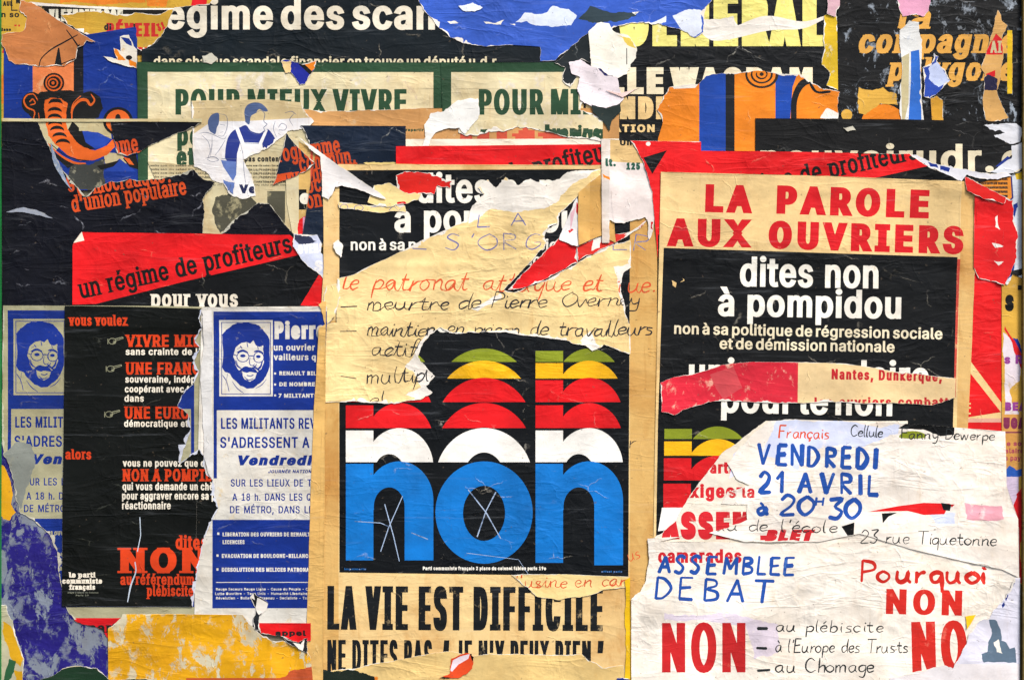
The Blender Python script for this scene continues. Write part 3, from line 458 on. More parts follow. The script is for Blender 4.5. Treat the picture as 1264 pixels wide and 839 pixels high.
def wind(P, Q):
    """winding number and crossing parity of contour Q round points P"""
    x0, y0 = Q[:, 0], Q[:, 1]; x1, y1 = np.roll(x0, -1), np.roll(y0, -1)
    px, py = P[:, 0][:, None], P[:, 1][:, None]
    upc = (y0 <= py) & (y1 > py); dn = (y1 <= py) & (y0 > py)
    xi = x0 + (py - y0) / np.where(y1 == y0, 1, y1 - y0) * (x1 - x0)
    right = xi > px
    w = (upc & right).sum(1) - (dn & right).sum(1); c = ((upc | dn) & right).sum(1)
    return w, c
def inside(P, piece):
    if isinstance(piece, NZ): return sum(wind(P, c)[0] for c in piece) != 0
    return sum(wind(P, c)[1] for c in piece) % 2 == 1
def inmask(P, piece):
    lo = np.min([c.min(0) for c in piece], 0); hi = np.max([c.max(0) for c in piece], 0)
    s = (P[:, 0] >= lo[0]) & (P[:, 0] <= hi[0]) & (P[:, 1] >= lo[1]) & (P[:, 1] <= hi[1])
    r = np.zeros(len(P), bool); ii = np.nonzero(s)[0]
    for j in range(0, len(ii), 4000):
        k = ii[j:j + 4000]; r[k] = inside(P[k], piece)
    return r
def bil(R, x, y, ox, oy):
    u = np.clip((x - ox) / CELL, 0, R.shape[1] - 1.001); v = np.clip((y - oy) / CELL, 0, R.shape[0] - 1.001)
    iu, iv = u.astype(int), v.astype(int); fu, fv = u - iu, v - iv
    return (R[iv, iu] * (1 - fu) + R[iv, iu + 1] * fu) * (1 - fv) + (R[iv + 1, iu] * (1 - fu) + R[iv + 1, iu + 1] * fu) * fv

def W3(x, y, h): return np.stack([(x - CX) * S, -h, ZC + (CY - y) * S], 1)
def cluster(pcs, idx=False):
    """pieces that lie far apart become parts of their own"""
    n = len(pcs)
    if idx: lo = [p[0][0] for p in pcs]; hi = [p[0][1] for p in pcs]; pcs = [p[1] for p in pcs]
    else: lo = [np.min([c.min(0) for c in p], 0) for p in pcs]; hi = [np.max([c.max(0) for c in p], 0) for p in pcs]
    par = list(range(n))
    def find(i):
        while par[i] != i: i = par[i]
        return i
    for i in range(n):
        for j in range(i):
            g = np.maximum(0, np.maximum(lo[i] - hi[j], lo[j] - hi[i])); sz = max(np.hypot(*(hi[i] - lo[i])), np.hypot(*(hi[j] - lo[j])))
            if np.hypot(*g) < .42 * sz: par[find(i)] = find(j)
    out = {}
    for i in range(n): out.setdefault(find(i), []).append(pcs[i])
    return list(out.values())
NSHEET = 0; STATS = []
def sheet(name, label, cat, outline, ground, prints=(), fringe=0, fmat=None, group=None, seed=None, grid=7, lift=.00045, rough=1.0, folds=(), gap=.00028, name_ground='paper'):
    """one pasted sheet of paper: outline in grid units, print laid out on it, torn fibre at torn edges"""
    global HF, NSHEET
    NSHEET += 1; seed = seed if seed is not None else NSHEET * 7
    OUT = jag(outline, seed); cont = [OUT]
    INN = inset(OUT, outline, fringe, seed) if fringe else None
    lo, hi = OUT.min(0) - 1, OUT.max(0) + 1
    lst = []
    for nm, mt, pcs in prints:
        ok = []
        for pc in pcs:
            a = np.min([c.min(0) for c in pc], 0); b = np.max([c.max(0) for c in pc], 0)
            if (a < hi).all() and (b > lo).all(): ok.append(pc)
        for grp in cluster(ok): lst.append((nm, mt, grp))
    # raster relief of this sheet
    i0 = max(0, int((lo[0] - X0r) / CELL) - 6); i1 = min(NXr, int((hi[0] - X0r) / CELL) + 7)
    j0 = max(0, int((lo[1] - Y0r) / CELL) - 6); j1 = min(NYr, int((hi[1] - Y0r) / CELL) + 7)
    sub = HF[j0:j1, i0:i1]; ox, oy = GX[i0], GY[j0]
    gx, gy = np.meshgrid(GX[i0:i1], GY[j0:j1]); gp = np.stack([gx.ravel(), gy.ravel()], 1)
    mask = inmask(gp, [OUT]).reshape(gx.shape)
    Z = box(mxf(np.where(mxf(mask.astype(float), 4) > 0, sub, 0), 4), 2)
    mb = box(box(mask.astype(float), 2), 2)
    amp = np.clip((1 - mb) * 2, 0, 1)
    wr = up(j1 - j0, i1 - i0, seed * 3 + 5, 46, 30) * .0005 + up(j1 - j0, i1 - i0, seed * 3 + 6, 22, 60) * .00028
    Z = Z + gap + wr * rough + lift * amp * (.3 + 1.2 * up(j1 - j0, i1 - i0, seed + 77, 14, 14))
    r = random.Random(seed)
    nf = int(rough * (hi[0] - lo[0]) * (hi[1] - lo[1]) / 12000)
    fl = list(folds)
    for _ in range(min(nf, 14)):
        cx_, cy_ = r.uniform(lo[0], hi[0]), r.uniform(lo[1], hi[1]); an = r.choice((r.uniform(-.35, .35), r.uniform(0, math.pi))); L_ = r.uniform(20, 130)
        fl.append((cx_ - math.cos(an) * L_, cy_ - math.sin(an) * L_, cx_ + math.cos(an) * L_, cy_ + math.sin(an) * L_, r.uniform(.0003, .0008)))
    for (ax, ay, bx, by_, am) in fl:
        a = np.array([ax, ay]); ab = np.array([bx - ax, by_ - ay]); l2 = ab @ ab
        t = np.clip(((gx - ax) * ab[0] + (gy - ay) * ab[1]) / l2, 0, 1)
        dd = np.hypot(gx - ax - t * ab[0], gy - ay - t * ab[1]) + 1.5 * (up(j1 - j0, i1 - i0, abs(seed + int(ax)), 12, 12) - .5)
        Z = Z + am * np.exp(-(dd / 3.2) ** 2) * np.sin(np.pi * np.clip(t, .02, .98)) ** .5
    HF[j0:j1, i0:i1] = np.where(mask, np.maximum(sub, Z), sub)
    gyy, gxx = np.gradient(Z, CELL * S)
    # triangulate everything at once
    pts = []; edges = []
    def addc(c):
        e_ = np.roll(c, -1, 0) - c; k_ = np.maximum(1, np.ceil(np.hypot(e_[:, 0], e_[:, 1]) / 9).astype(int))
        c = np.vstack([c[i_] + e_[i_] * np.linspace(0, 1, k_[i_], endpoint=False)[:, None] for i_ in range(len(c))])
        b = len(pts); n = len(c); pts.extend(map(tuple, np.round(c, 3))); edges.extend((b + i, b + (i + 1) % n) for i in range(n))
    addc(OUT)
    if INN is not None: addc(INN)
    for _, _, pcs in lst:
        for pc in pcs:
            for c in pc: addc(c)
    ggx, ggy = np.meshgrid(np.arange(lo[0] + grid * .5, hi[0], grid), np.arange(lo[1] + grid * .5, hi[1], grid))
    gq = np.stack([ggx.ravel(), ggy.ravel()], 1); gq += np.random.default_rng(seed).uniform(-.2, .2, gq.shape) * grid
    gq = gq[inmask(gq, [OUT])]
    pts.extend(map(tuple, np.round(gq, 3)))
    res = delaunay_2d_cdt([Vector(p) for p in pts], edges, [], 0, 1e-4)
    V = np.array([v[:] for v in res[0]]); F = np.array([f for f in res[2] if len(f) == 3])
    C_ = V[F].mean(1)
    keep = inmask(C_, [OUT]); F = F[keep]; C_ = C_[keep]
    lab = np.zeros(len(F), int)                       # 0 = paper, -1 = torn edge, k = print
    for k, (_, _, pcs) in enumerate(lst, 1):
        for pc in pcs: lab[inmask(C_, pc)] = k
    if INN is not None: lab[~inmask(C_, [INN])] = -1
    lst2 = list(lst); lab0 = lab.copy()
    for k in range(1, len(lst) + 1):
        sel = np.nonzero(lab0 == k)[0]
        if len(sel) < 2: continue
        par = {}
        def find(i):
            while par.setdefault(i, i) != i: par[i] = par[par[i]]; i = par[i]
            return i
        for a_, b_, c_ in F[sel]:
            ra = find(a_); par[find(b_)] = ra; par[find(c_)] = find(ra)
        comp = {}
        for t_ in sel: comp.setdefault(find(F[t_][0]), []).append(t_)
        if len(comp) == 1: continue
        boxes = []
        for tr_ in comp.values():
            q = V[F[tr_]].reshape(-1, 2); l_, h_ = q.min(0), q.max(0)
            if (h_ - l_).max() < 2.2 and 'letter' not in lst[k - 1][0] and 'writing' not in lst[k - 1][0]: lab[tr_] = 0; continue
            boxes.append((tr_, l_, h_))
        cl = cluster([[np.array([l_, h_]), i_] for i_, (_, l_, h_) in enumerate(boxes)], True)
        for g_ in cl[1:]:
            lst2.append(lst[k - 1])
            for i_ in g_: lab[boxes[i_][0]] = len(lst2)
    lst = lst2
    # build
    h = bil(Z, V[:, 0], V[:, 1], ox, oy); W = W3(V[:, 0], V[:, 1], h)
    nxv = bil(gxx, V[:, 0], V[:, 1], ox, oy); nyv = bil(gyy, V[:, 0], V[:, 1], ox, oy)
    NR = np.stack([-nxv, -np.ones(len(V)), nyv], 1); NR /= np.linalg.norm(NR, axis=1)[:, None]
    bx_, bz_ = (lo[0] + hi[0]) / 2, hi[1]
    root = bpy.data.objects.new(name, None); COL.objects.link(root)
    root.location = ((bx_ - CX) * S, 0, ZC + (CY - bz_) * S); root.empty_display_size = .02
    root['label'] = label; root['category'] = cat
    if group: root['group'] = group
    org = np.array(root.location)
    F = F[:, ::-1] if True else F
    a, b, c = W[F[0]] if len(F) else (0, 0, 0)
    if len(F) and np.cross(b - a, c - a)[1] > 0: F = F[:, ::-1]
    def mk(nm, mt, sel, extra=None):
        f = F[sel]
        if not len(f): return
        u, inv = np.unique(f, return_inverse=True); inv = inv.reshape(-1, 3)
        vv = W[u] - org; nn = NR[u]; ff = inv
        if extra is not None:
            ev, ef, en = extra; ff = np.vstack([ff, ef + len(vv)]); vv = np.vstack([vv, ev - org]); nn = np.vstack([nn, en])
        me = bpy.data.meshes.new(nm)
        me.vertices.add(len(vv)); me.vertices.foreach_set('co', vv.astype(np.float32).ravel())
        me.loops.add(len(ff) * 3); me.loops.foreach_set('vertex_index', ff.astype(np.int32).ravel())
        me.polygons.add(len(ff)); me.polygons.foreach_set('loop_start', np.arange(0, len(ff) * 3, 3, dtype=np.int32))
        me.update(); me.validate()
        me.polygons.foreach_set('use_smooth', np.ones(len(me.polygons), bool))
        if len(me.vertices) == len(nn): me.normals_split_custom_set_from_vertices([tuple(x) for x in nn])
        me.materials.append(mt); o = bpy.data.objects.new(nm, me); COL.objects.link(o); o.parent = root
        STATS.append(len(ff))
    # thickness of the sheet along its outline
    n = len(OUT); ho = bil(Z, OUT[:, 0], OUT[:, 1], ox, oy)
    top = W3(OUT[:, 0], OUT[:, 1], ho - .00002); bot = W3(OUT[:, 0], OUT[:, 1], ho - gap - .0003)
    i = np.arange(n); j = (i + 1) % n
    area = .5 * np.sum(OUT[:, 0] * np.roll(OUT[:, 1], -1) - np.roll(OUT[:, 0], -1) * OUT[:, 1])
    ef = np.vstack([np.stack([i, j, j + n], 1), np.stack([i, j + n, i + n], 1)])
    e = np.roll(OUT, -1, 0) - OUT; e /= np.maximum(np.hypot(*e.T), 1e-6)[:, None]
    on = np.stack([e[:, 1], -e[:, 0]], 1) * (1 if area > 0 else -1)
    en = np.stack([on[:, 0], np.zeros(n), -on[:, 1]], 1); en = np.vstack([en, en])
    skirt = (np.vstack([top, bot]), ef, en)
    fm = fmat or FIBRE
    if INN is not None and (lab == -1).any():
        mk('torn_edge', fm, lab == -1, skirt); mk(name_ground, ground, lab == 0)
    else:
        mk(name_ground, ground, lab == 0, skirt)
    for k, (nm, mt, _) in enumerate(lst, 1): mk(nm, mt, lab == k)
    return root
FIBRE = M('#E9E2D6', '#D9D2CC', .45, .25, .15, .8, .1)
FIBRE_D = M('#B9B5A4', '#A39E8C', .45, .35, .15, .8, .1)

# ================================================================== the hoarding behind the posters
def box_obj(name, x0, y0, x1, y1, yb, yf, mat_, parent=None, **props):
    v = []
    for y in (yb, yf):
        for (x, z) in ((x0, y0), (x1, y0), (x1, y1), (x0, y1)): v.append(((x - CX) * S, y, ZC + (CY - z) * S))
    f = [(0, 1, 2, 3), (7, 6, 5, 4), (0, 4, 5, 1), (1, 5, 6, 2), (2, 6, 7, 3), (3, 7, 4, 0)]
    me = bpy.data.meshes.new(name); me.from_pydata(v, [], f); me.materials.append(mat_)
    o = bpy.data.objects.new(name, me); COL.objects.link(o)
    if parent: o.parent = parent
    for k, x in props.items(): o[k] = x
    return o
wall_m = M('#6F6A58', '#8A8470', .5, .8, .2, .8, .2, .4)
box_obj('wall', -420, -330, 1684, 1280, .12, .002, wall_m, kind='structure')
post_g = M('#1E7A3C', '#8C8A60', .35, .4, .4, .5, .1, .25); post_b = M('#6E5A2A', '#3A2C12', .5, .7, .3, .8, .2, .3)
o = box_obj('wooden_batten', -26, -330, 2.2, 1280, .0015, -.012, post_g); o['label'] = 'green painted batten along the left edge of the poster wall'; o['category'] = 'batten'
o = box_obj('wooden_batten', 1260.5, -330, 1300, 1280, .0015, -.012, post_b); o['label'] = 'bare brown batten along the right edge of the poster wall'; o['category'] = 'batten'

# ------------------------------------------------------------------ papers and inks
def inkp(c, p='#E3D2A6', wear=.2, **k): return M(c, p, wear, **k)
CREAM = bare('#E2C388', .55); CREAM_Y = bare('#E8CF8E', .3, .8); CREAM_D = bare('#BFB48C', .5); TAN = bare('#D3AB68', .45)
PALE = bare('#E9DFCB', .25, .8); OFFW = bare('#EAE0D2', .22, .9); DIMW = bare('#A6A284', .4); NEWS = bare('#C9BE98', .5)  # the greyed white has the left side's dimmer light put into it
OCHRE = M('#C39A34', '#A88A4C', .45, .6, .3, .7, .3)
BLACK = M('#080A0C', '#C9C2AE', .16, .3, .62, 1.0, .3); BLACK_W = M('#090D11', '#D8D2C2', .25, .3, .62, 1.0, .6)
NAVY = M('#070812', '#9C9EA8', .24, .3, .6, 1.1, .75); NAVY2 = M('#0F1D30', '#B9B9B0', .2, .3, .6, .9, .45)
VBLK = M('#080B08', '#8C9080', .16, .3, .6, .9, .25)
ORINK = M('#C8481A', '#182038', .34, .2); ORINK2 = M('#CC3C14', '#121611', .30, .2)
REDP = M('#DA161A', '#E7C9A0', .12, .2, .5, .8, .3); RED2 = M('#C8141C', '#E2B898', .32, .2, .5, .7, .3)
WHT = M('#E9E0CC', '#C9B98E', .2, .4); WHTR = M('#F0EBDD', '#C8B98E', .34, .3)
BLUE = M('#0E2C80', '#B8BBA8', .16, .3, .45, .7, .3); BLUE_L = M('#102A78', '#A6A890', .25, .4, .45, .7, .3)
SKY = M('#3258B8', '#C9D4EE', .15, .2, .5, 1.1, .3)
GREEN = M('#27472F', '#9AA487', .28, .3, .4, .7, .3)
ORG = M('#E4801A', '#EFC39A', .28, .2, .45, .7, .3)
INK = M('#101417', '#B9A47A', .42, .3)
KSOFT = M('#1B1C1C', '#D8C8A0', .45, .3)
HB = M('#2A2A2E', None, .3, .2); HP = M('#6D6FA0', '#D8C594', .55, .2); HR = M('#D4552C', '#E5C58C', .35, .2)
BRB = M('#1D4C9E', '#4C78BC', .45, .2); BRR = M('#C8281E', '#DC6A58', .45, .2); PEN = M('#23292B', '#8A8A80', .3, .2)

# ================================================================== helpers for print that comes back on several posters
def programme(dx, dy):
    """five lines of orange slab type, climbing to the right"""
    k = dict(b=.75, by=.6, slab=1.2, tr=-.02)
    T = []
    T += text('programme', 86 + dx, 173 + dx, 200.5 + dy, 21, rot=9, **k)
    T += text('commun', 122 + dx, 186 + dx, 211 + dy, 21, rot=9, **k)
    T += text('gouvernement', 84 + dx, 196 + dx, 232 + dy, 21, rot=9, **k)
    T += text('démocratique', 97 + dx, 206 + dx, 242.5 + dy, 21, rot=9, **k)
    T += text("d'union populaire", 90 + dx, 233 + dx, 262.5 + dy, 21, rot=9, **k)
    return T
def regime(dx, dy, which='all'):
    return text('un régime de profiteurs', 101 + dx, 368 + dx, 369 + dy, 24, .9, .7, rot=12.4, slab=1.5, tr=-.015)
def pomp(dx, dy, r=0.0):
    """the white lines of the referendum poster"""
    T = text('dites non', 913 + dx, 1084 + dx, 353.5 + dy, 37, 1.75, 1.2, rot=-r, tr=-.035)
    T += text('à pompidou', 886 + dx, 1112 + dx, 390 + dy, 35, 1.85, 1.2, rot=-r, tr=-.035)
    T2 = text('non à sa politique de régression sociale', 832 + dx, 1163 + dx, 412 + dy, 14, .62, .4, rot=-r * 1.3, tr=-.03, sw=.2)
    T2 += text('et de démission nationale', 888 + dx, 1104 + dx, 430.5 + dy, 14, .62, .4, rot=-r * 1.3, tr=-.03, sw=.2)
    return T, T2
def non_letter(kind, x, top, bottom, foot=None):
    """upper part of a fat n or o, cut off level at `bottom`"""
    out = []
    if kind == 'n':
        # stem
        yb = bottom
        def clipc(P): P = P.copy(); P[:, 1] = np.minimum(P[:, 1], yb); return P
        ar_o = epts(x + 66, top + 48, 42, 48, 0, 180, 40); ar_i = epts(x + 53.5, top + 56, 19, 24, 180, 0, 24)
        y2 = max(bottom, top + 56)
        leg = np.vstack([[[x + 108, yb]], ar_o, [[x + 24, yb]]]) if yb < top + 48 else None
        stem = np.array([(x, top + 3), (x + 34, top + 3), (x + 34, yb), (x, yb)], float)
        if yb <= top + 33:
            # only the crown of the arch: solid segment
            t = math.degrees(math.asin(max(-1, min(1, 1 - (yb - top) / 48.))))
            seg = epts(x + 66, top + 48, 42, 48, t, 180 - t, 30)
            return [[stem], [seg]]
        full = np.vstack([epts(x + 66, top + 48, 42, 48, 0, 180, 40), [[x + 24, top + 60]], [[x + 34.5, top + 60]], ar_i, [[x + 72.5, max(yb, top + 56)]], [[x + 108, max(yb, top + 56)]]])
        if yb < top + 56:
            # cut level: clip by closing at yb
            t = math.degrees(math.asin(max(-1, min(1, (top + 56 - yb) / 24.)))); ii = epts(x + 53.5, top + 56, 19, 24, 180 - t, t, 20)
            a = math.degrees(math.asin(max(0, (top + 48 - yb) / 48.)))
            seg = np.vstack([epts(x + 66, top + 48, 42, 48, a, 180 - a, 36), ii])
            seg[:, 1] = np.minimum(seg[:, 1], yb)
            return [[stem], [seg]]
        return [[stem], [full]]
    if kind == 'o':
        cx, cy, rx, ry = x + 59.5, top + 63, 60, 63
        if bottom >= top + 110: return [[epts(cx, cy, rx, ry, n=64), epts(cx, cy + 1, 26, 34, n=40)]]
        t = math.degrees(math.asin(max(-1, min(1, (cy - bottom) / ry)))); seg = epts(cx, cy, rx, ry, t, 180 - t, 44)
        if bottom > cy + 1 - 34:
            u = math.degrees(math.asin(max(-1, min(1, (cy + 1 - bottom) / 34.)))); ii = epts(cx, cy + 1, 26, 34, 180 - u, u, 24); seg = np.vstack([seg, ii])
        return [[seg]]
NOTE = [('#7F8A1E', 0), ('#E9AE12', 15), ('#D8141A', 36), ('#D8151B', 67), ('#EDE9E0', 98), ('#0A70C0', 139)]
def bands(x, y, ends, letters=('n', 'o', 'n')):
    """the word 'non' stacked six times"""
    res = []
    for i, (c, t) in enumerate(NOTE):
        if i >= len(ends): break
        top = y + t; bot = ends[i] if ends[i] else top
        m = M(c, '#E6DCC8', .10, .1, .5, .8, .3)
        for L_, xo in zip(letters, (0, 111, 234)):
            res.append(('letter', m, non_letter(L_, x + xo, top, bot)))
    return res

def face(x, y, m_blue, m_pale):
    """line portrait of a bearded man in round glasses, in a frame 66 by 94"""
    P = []; m_ph = M('#122C80', '#B9B594', .40, .2, .4, .5, .2)
    P.append(('portrait_frame', m_pale, rect(x, y, x + 66, y + 94)))
    P.append(('portrait', m_ph, [[A([(x + 2.5, y + 2.5), (x + 63.5, y + 2.5), (x + 63.5, y + 91.5), (x + 2.5, y + 91.5)]), A([(x + 3.4, y + 3.4), (x + 62.6, y + 3.4), (x + 62.6, y + 90.6), (x + 3.4, y + 90.6)])]]
        + blob([(x + 8, y + 12), (x + 16, y + 6), (x + 22, y + 3.5), (x + 34, y + 2.8), (x + 45, y + 5), (x + 52, y + 10), (x + 58, y + 17), (x + 62, y + 24), (x + 62, y + 58), (x + 58, y + 68), (x + 50, y + 78), (x + 42, y + 84), (x + 34, y + 84.5), (x + 26, y + 81), (x + 19, y + 74), (x + 13, y + 66), (x + 7, y + 64), (x + 3.4, y + 58), (x + 3.4, y + 18)], .5, 5)
        + stroke([(x + 4, y + 68), (x + 9, y + 76), (x + 12, y + 88)], .9) + stroke([(x + 16, y + 76), (x + 22, y + 84), (x + 30, y + 90)], .9) + stroke([(x + 45, y + 84), (x + 52, y + 80), (x + 58, y + 73)], .8) + stroke([(x + 10, y + 66), (x + 8, y + 80)], .6)))
    P.append(('face', m_pale, blob([(x + 20, y + 34), (x + 26, y + 29), (x + 33, y + 27), (x + 38, y + 29), (x + 42, y + 25), (x + 45, y + 31), (x + 50, y + 33), (x + 54, y + 31), (x + 54, y + 44), (x + 55, y + 52), (x + 52, y + 60), (x + 47, y + 64), (x + 44, y + 60), (x + 36, y + 58), (x + 30, y + 60), (x + 24, y + 62), (x + 20, y + 55), (x + 17, y + 45)], .4, 3)
        + blob([(x + 28, y + 63), (x + 34, y + 65), (x + 40, y + 64), (x + 46, y + 65), (x + 44, y + 72), (x + 38, y + 76), (x + 31, y + 73)], .5, 8)))
    P.append(('face_shade', m_ph, stroke([(x + 20, y + 50), (x + 22, y + 56), (x + 27, y + 60)], 1.6) + stroke([(x + 53, y + 50), (x + 51, y + 57), (x + 47, y + 61)], 2.2) + stroke([(x + 22, y + 36), (x + 27, y + 33)], .8) + stroke([(x + 26, y + 32), (x + 28, y + 35)], 1.4) + stroke([(x + 34, y + 28), (x + 35, y + 33)], 1.6) + stroke([(x + 47, y + 31), (x + 48, y + 36)], 1.4) + stroke([(x + 40, y + 55), (x + 44, y + 57), (x + 46, y + 54)], 1.2) + stroke([(x + 31, y + 70), (x + 36, y + 74), (x + 42, y + 72)], 1.1) + stroke([(x + 44, y + 41), (x + 43, y + 50)], .9)))
    P.append(('face_line', m_blue, ring(x + 29, y + 45, 8, 7, 1.0) + ring(x + 48.5, y + 46, 7, 7, 1.0) + line([(x + 37, y + 44), (x + 41.5, y + 44)], 1) + line([(x + 17, y + 42), (x + 21.5, y + 44)], 1)
        + stroke([(x + 22, y + 40), (x + 28, y + 37.5), (x + 35, y + 40)], 2.2) + stroke([(x + 43, y + 39), (x + 49, y + 38), (x + 54, y + 41)], 2.0)
        + ell(x + 29, y + 44, 3.4, 2.0) + ell(x + 48, y + 45, 3.0, 2.0) + stroke([(x + 38, y + 46), (x + 37, y + 53), (x + 40, y + 56), (x + 44, y + 54)], .9)
        + stroke([(x + 25, y + 63), (x + 32, y + 58.5), (x + 38, y + 60), (x + 44, y + 58.5), (x + 50, y + 63)], 2.6) + stroke([(x + 34, y + 68), (x + 38, y + 69), (x + 42, y + 67.5)], 1.2) + stroke([(x + 21, y + 50), (x + 24, y + 58)], .8)))
    return P

def pierre(dx, dy, pale, blue, cut=None):
    """blue and white notice; its own left margin at x = 252 + dx"""
    x, y = dx, dy; P = []
    P.append(('blue_panel', blue, rect(264 + x, 384.5 + y, 494 + x, 506 + y) + rect(264 + x, 505.5 + y, 268 + x, 590 + y) + rect(490 + x, 505.5 + y, 494 + x, 590 + y) + rect(262.5 + x, 641 + y, 494 + x, 750 + y)))
    P += face(271 + x, 395 + y, blue, pale)
    k = dict(tr=-.01)
    P.append(('lettering', pale, text('Pierre', 339 + x, 402 + x, 418.5 + y, 22, 2.0, 1.2, **k)))
    P.append(('lettering', pale, text('un ouvrier tué devant', 338 + x, 446 + x, 432.5 + y, 8, .5, .3) + text('vailleurs que la police', 338 + x, 449 + x, 444.5 + y, 8, .5, .3)
        + rect(338.5 + x, 459.5 + y, 341 + x, 462 + y) + text('RENAULT BILLANCOURT', 345 + x, 429 + x, 463 + y, 5, .45, .3) + rect(338.5 + x, 473 + y, 341 + x, 475.6 + y) + text('DE NOMBREUX OUVRIERS', 345 + x, 442 + x, 476.5 + y, 5, .45, .3)
        + rect(338.5 + x, 486.5 + y, 341 + x, 489 + y) + text('7 MILITANTS TOUJOURS', 344 + x, 434 + x, 490.5 + y, 5, .45, .3)))
    P.append(('lettering', blue, text('LES MILITANTS REVOLUTIONNAIRES', 273 + x, 489 + x, 529 + y, 13.5, .55, .4) + text("S'ADRESSENT A NOUS TOUS", 272 + x, 470 + x, 552.5 + y, 13.5, .55, .4)))
    P.append(('lettering', blue, text('Vendredi', 292 + x, 384 + x, 574 + y, 12.5, 1.6, .9, shear=.25)))
    P.append(('lettering', blue, text('JOURNÉE NATIONALE', 331 + x, 396 + x, 583.5 + y, 4, .3, .2, shear=.2) + text('SUR LES LIEUX DE TRAVAIL', 285 + x, 420 + x, 600 + y, 9, .3, .2, sw=.5) + text('A 18 h. DANS LES QUARTIERS', 287 + x, 432 + x, 617.5 + y, 9, .3, .2, sw=.5) + text('DE MÉTRO, DANS LES GARES', 284 + x, 430 + x, 633 + y, 9, .3, .2, sw=.5)))
    P.append(('lettering', pale, rect(268.5 + x, 656.5 + y, 271 + x, 659.5 + y) + text('LIBERATION DES OUVRIERS DE RENAULT', 275 + x, 383 + x, 661.5 + y, 5, .42, .3) + text('LICENCIES', 275 + x, 302 + x, 671 + y, 5, .42, .3)
        + rect(267.5 + x, 683.5 + y, 270 + x, 686.5 + y) + text('EVACUATION DE BOULOGNE-BILLANCOURT', 274 + x, 396 + x, 688 + y, 5, .42, .3)
        + rect(267.5 + x, 700.5 + y, 270 + x, 703.5 + y) + text('DISSOLUTION DES MILICES PATRONALES', 274 + x, 392 + x, 705 + y, 5, .42, .3)))
    P.append(('printed_rule', pale, rect(267 + x, 717.6 + y, 486 + x, 718.5 + y)))
    P.append(('lettering', pale, text('Rouge Secours Rouge Ligne - Cause du Peuple - Comités', 267 + x, 395 + x, 728 + y, 3.2, .12, .1) + text('Lutte Ouvrière - Tous Unis - Humanité Libertaire - Front', 266 + x, 398 + x, 733.5 + y, 3.2, .12, .1) + text('Révolution - Bulletin - Drapeau - Socialiste - Travailleurs', 267 + x, 400 + x, 739 + y, 3.2, .12, .1)))
    return P

# ================================================================== LAYER 1: oldest papers
sheet('torn_poster', 'old ochre poster in the top left corner, scribbled and stained, under all the others', 'poster',
    [(-40, -40), (300, -40), (300, 120, 2), (-40, 190)], OCHRE, [
    ('orange_patch', M('#D87A22', '#B89040', .5), blob([(70, -20), (170, -20), (180, 4), (120, 7), (75, 5)], 2, 3) + blob([(178, -8), (210, -4), (205, 9), (182, 8)], 2, 4) + blob([(-10, 96), (5, 92), (5, 128), (-10, 130)], 2, 7)),
    ('red_patch', RED2, blob([(238, -8), (256, -8), (255, 7), (236, 9)], 1.5, 5)),
    ('lettering', KSOFT, text('AUL', 4, 16, 8, 6, .6) + text('N', 20, 25, 5, 6, .8) + text('n so', 2, 24, 22, 7, .5) + rect(14, 0, 15.4, 14) + rect(14, 12.5, 22, 14) + text('dans', 1, 14, 39, 4, .5)),
    ('lettering', M('#C03024', '#B08A40', .4), text('2', 3, 9, 66, 11, 1.3) + rect(18, 31, 21, 33) + rect(23, 31, 25, 33.4))], seed=3)
sheet('black_strip', 'black strip with worn white capitals under a ripped ochre scrap, top left', 'poster strip',
    [(38, 3, .6), (130, 9, .6), (262, 11), (262, 70), (60, 66), (45, 12)], M('#15130F', '#C8A848', .35, .4, .4),
    [('bare_edge', FIBRE, poly((36, 2.5), (212, 8), (262, 9), (262, 13), (140, 12.5), (46, 7.5))),
     ('lettering', M('#DAD6C0', '#1A1812', .45), text('VLETURINE DON', 61, 152, 27, 15, 1.4, 1.0, tr=.02))], seed=5)
sheet('torn_scrap', 'ochre scrap with broken red capitals above the blue poster, top left', 'paper scrap',
    [(76, 19, .8), (96, 16, .8), (128, 14, .8), (148, 19, .8), (168, 16, .8), (200, 18, 1), (214, 12, 1), (210, 28, 1.2), (200, 46, 1.2), (188, 56, 1.2), (176, 64, .8), (150, 52, 1), (122, 47, 1), (104, 42, 1), (84, 31, .8)], OCHRE, [
    ('lettering', M('#C42A26', '#C39A34', .42), text('RÉVEIL', 132, 196, 46, 17, 1.9, .8, tr=.03) + text('un mes', 153, 190, 66, 9, 1.3) + text('31', 196, 206, 40, 10, 1.1, rot=20)),
    ('lettering', KSOFT, text('di', 129, 138, 38, 8, .8) + rect(165, 30, 167.4, 36))], fringe=2, seed=9)

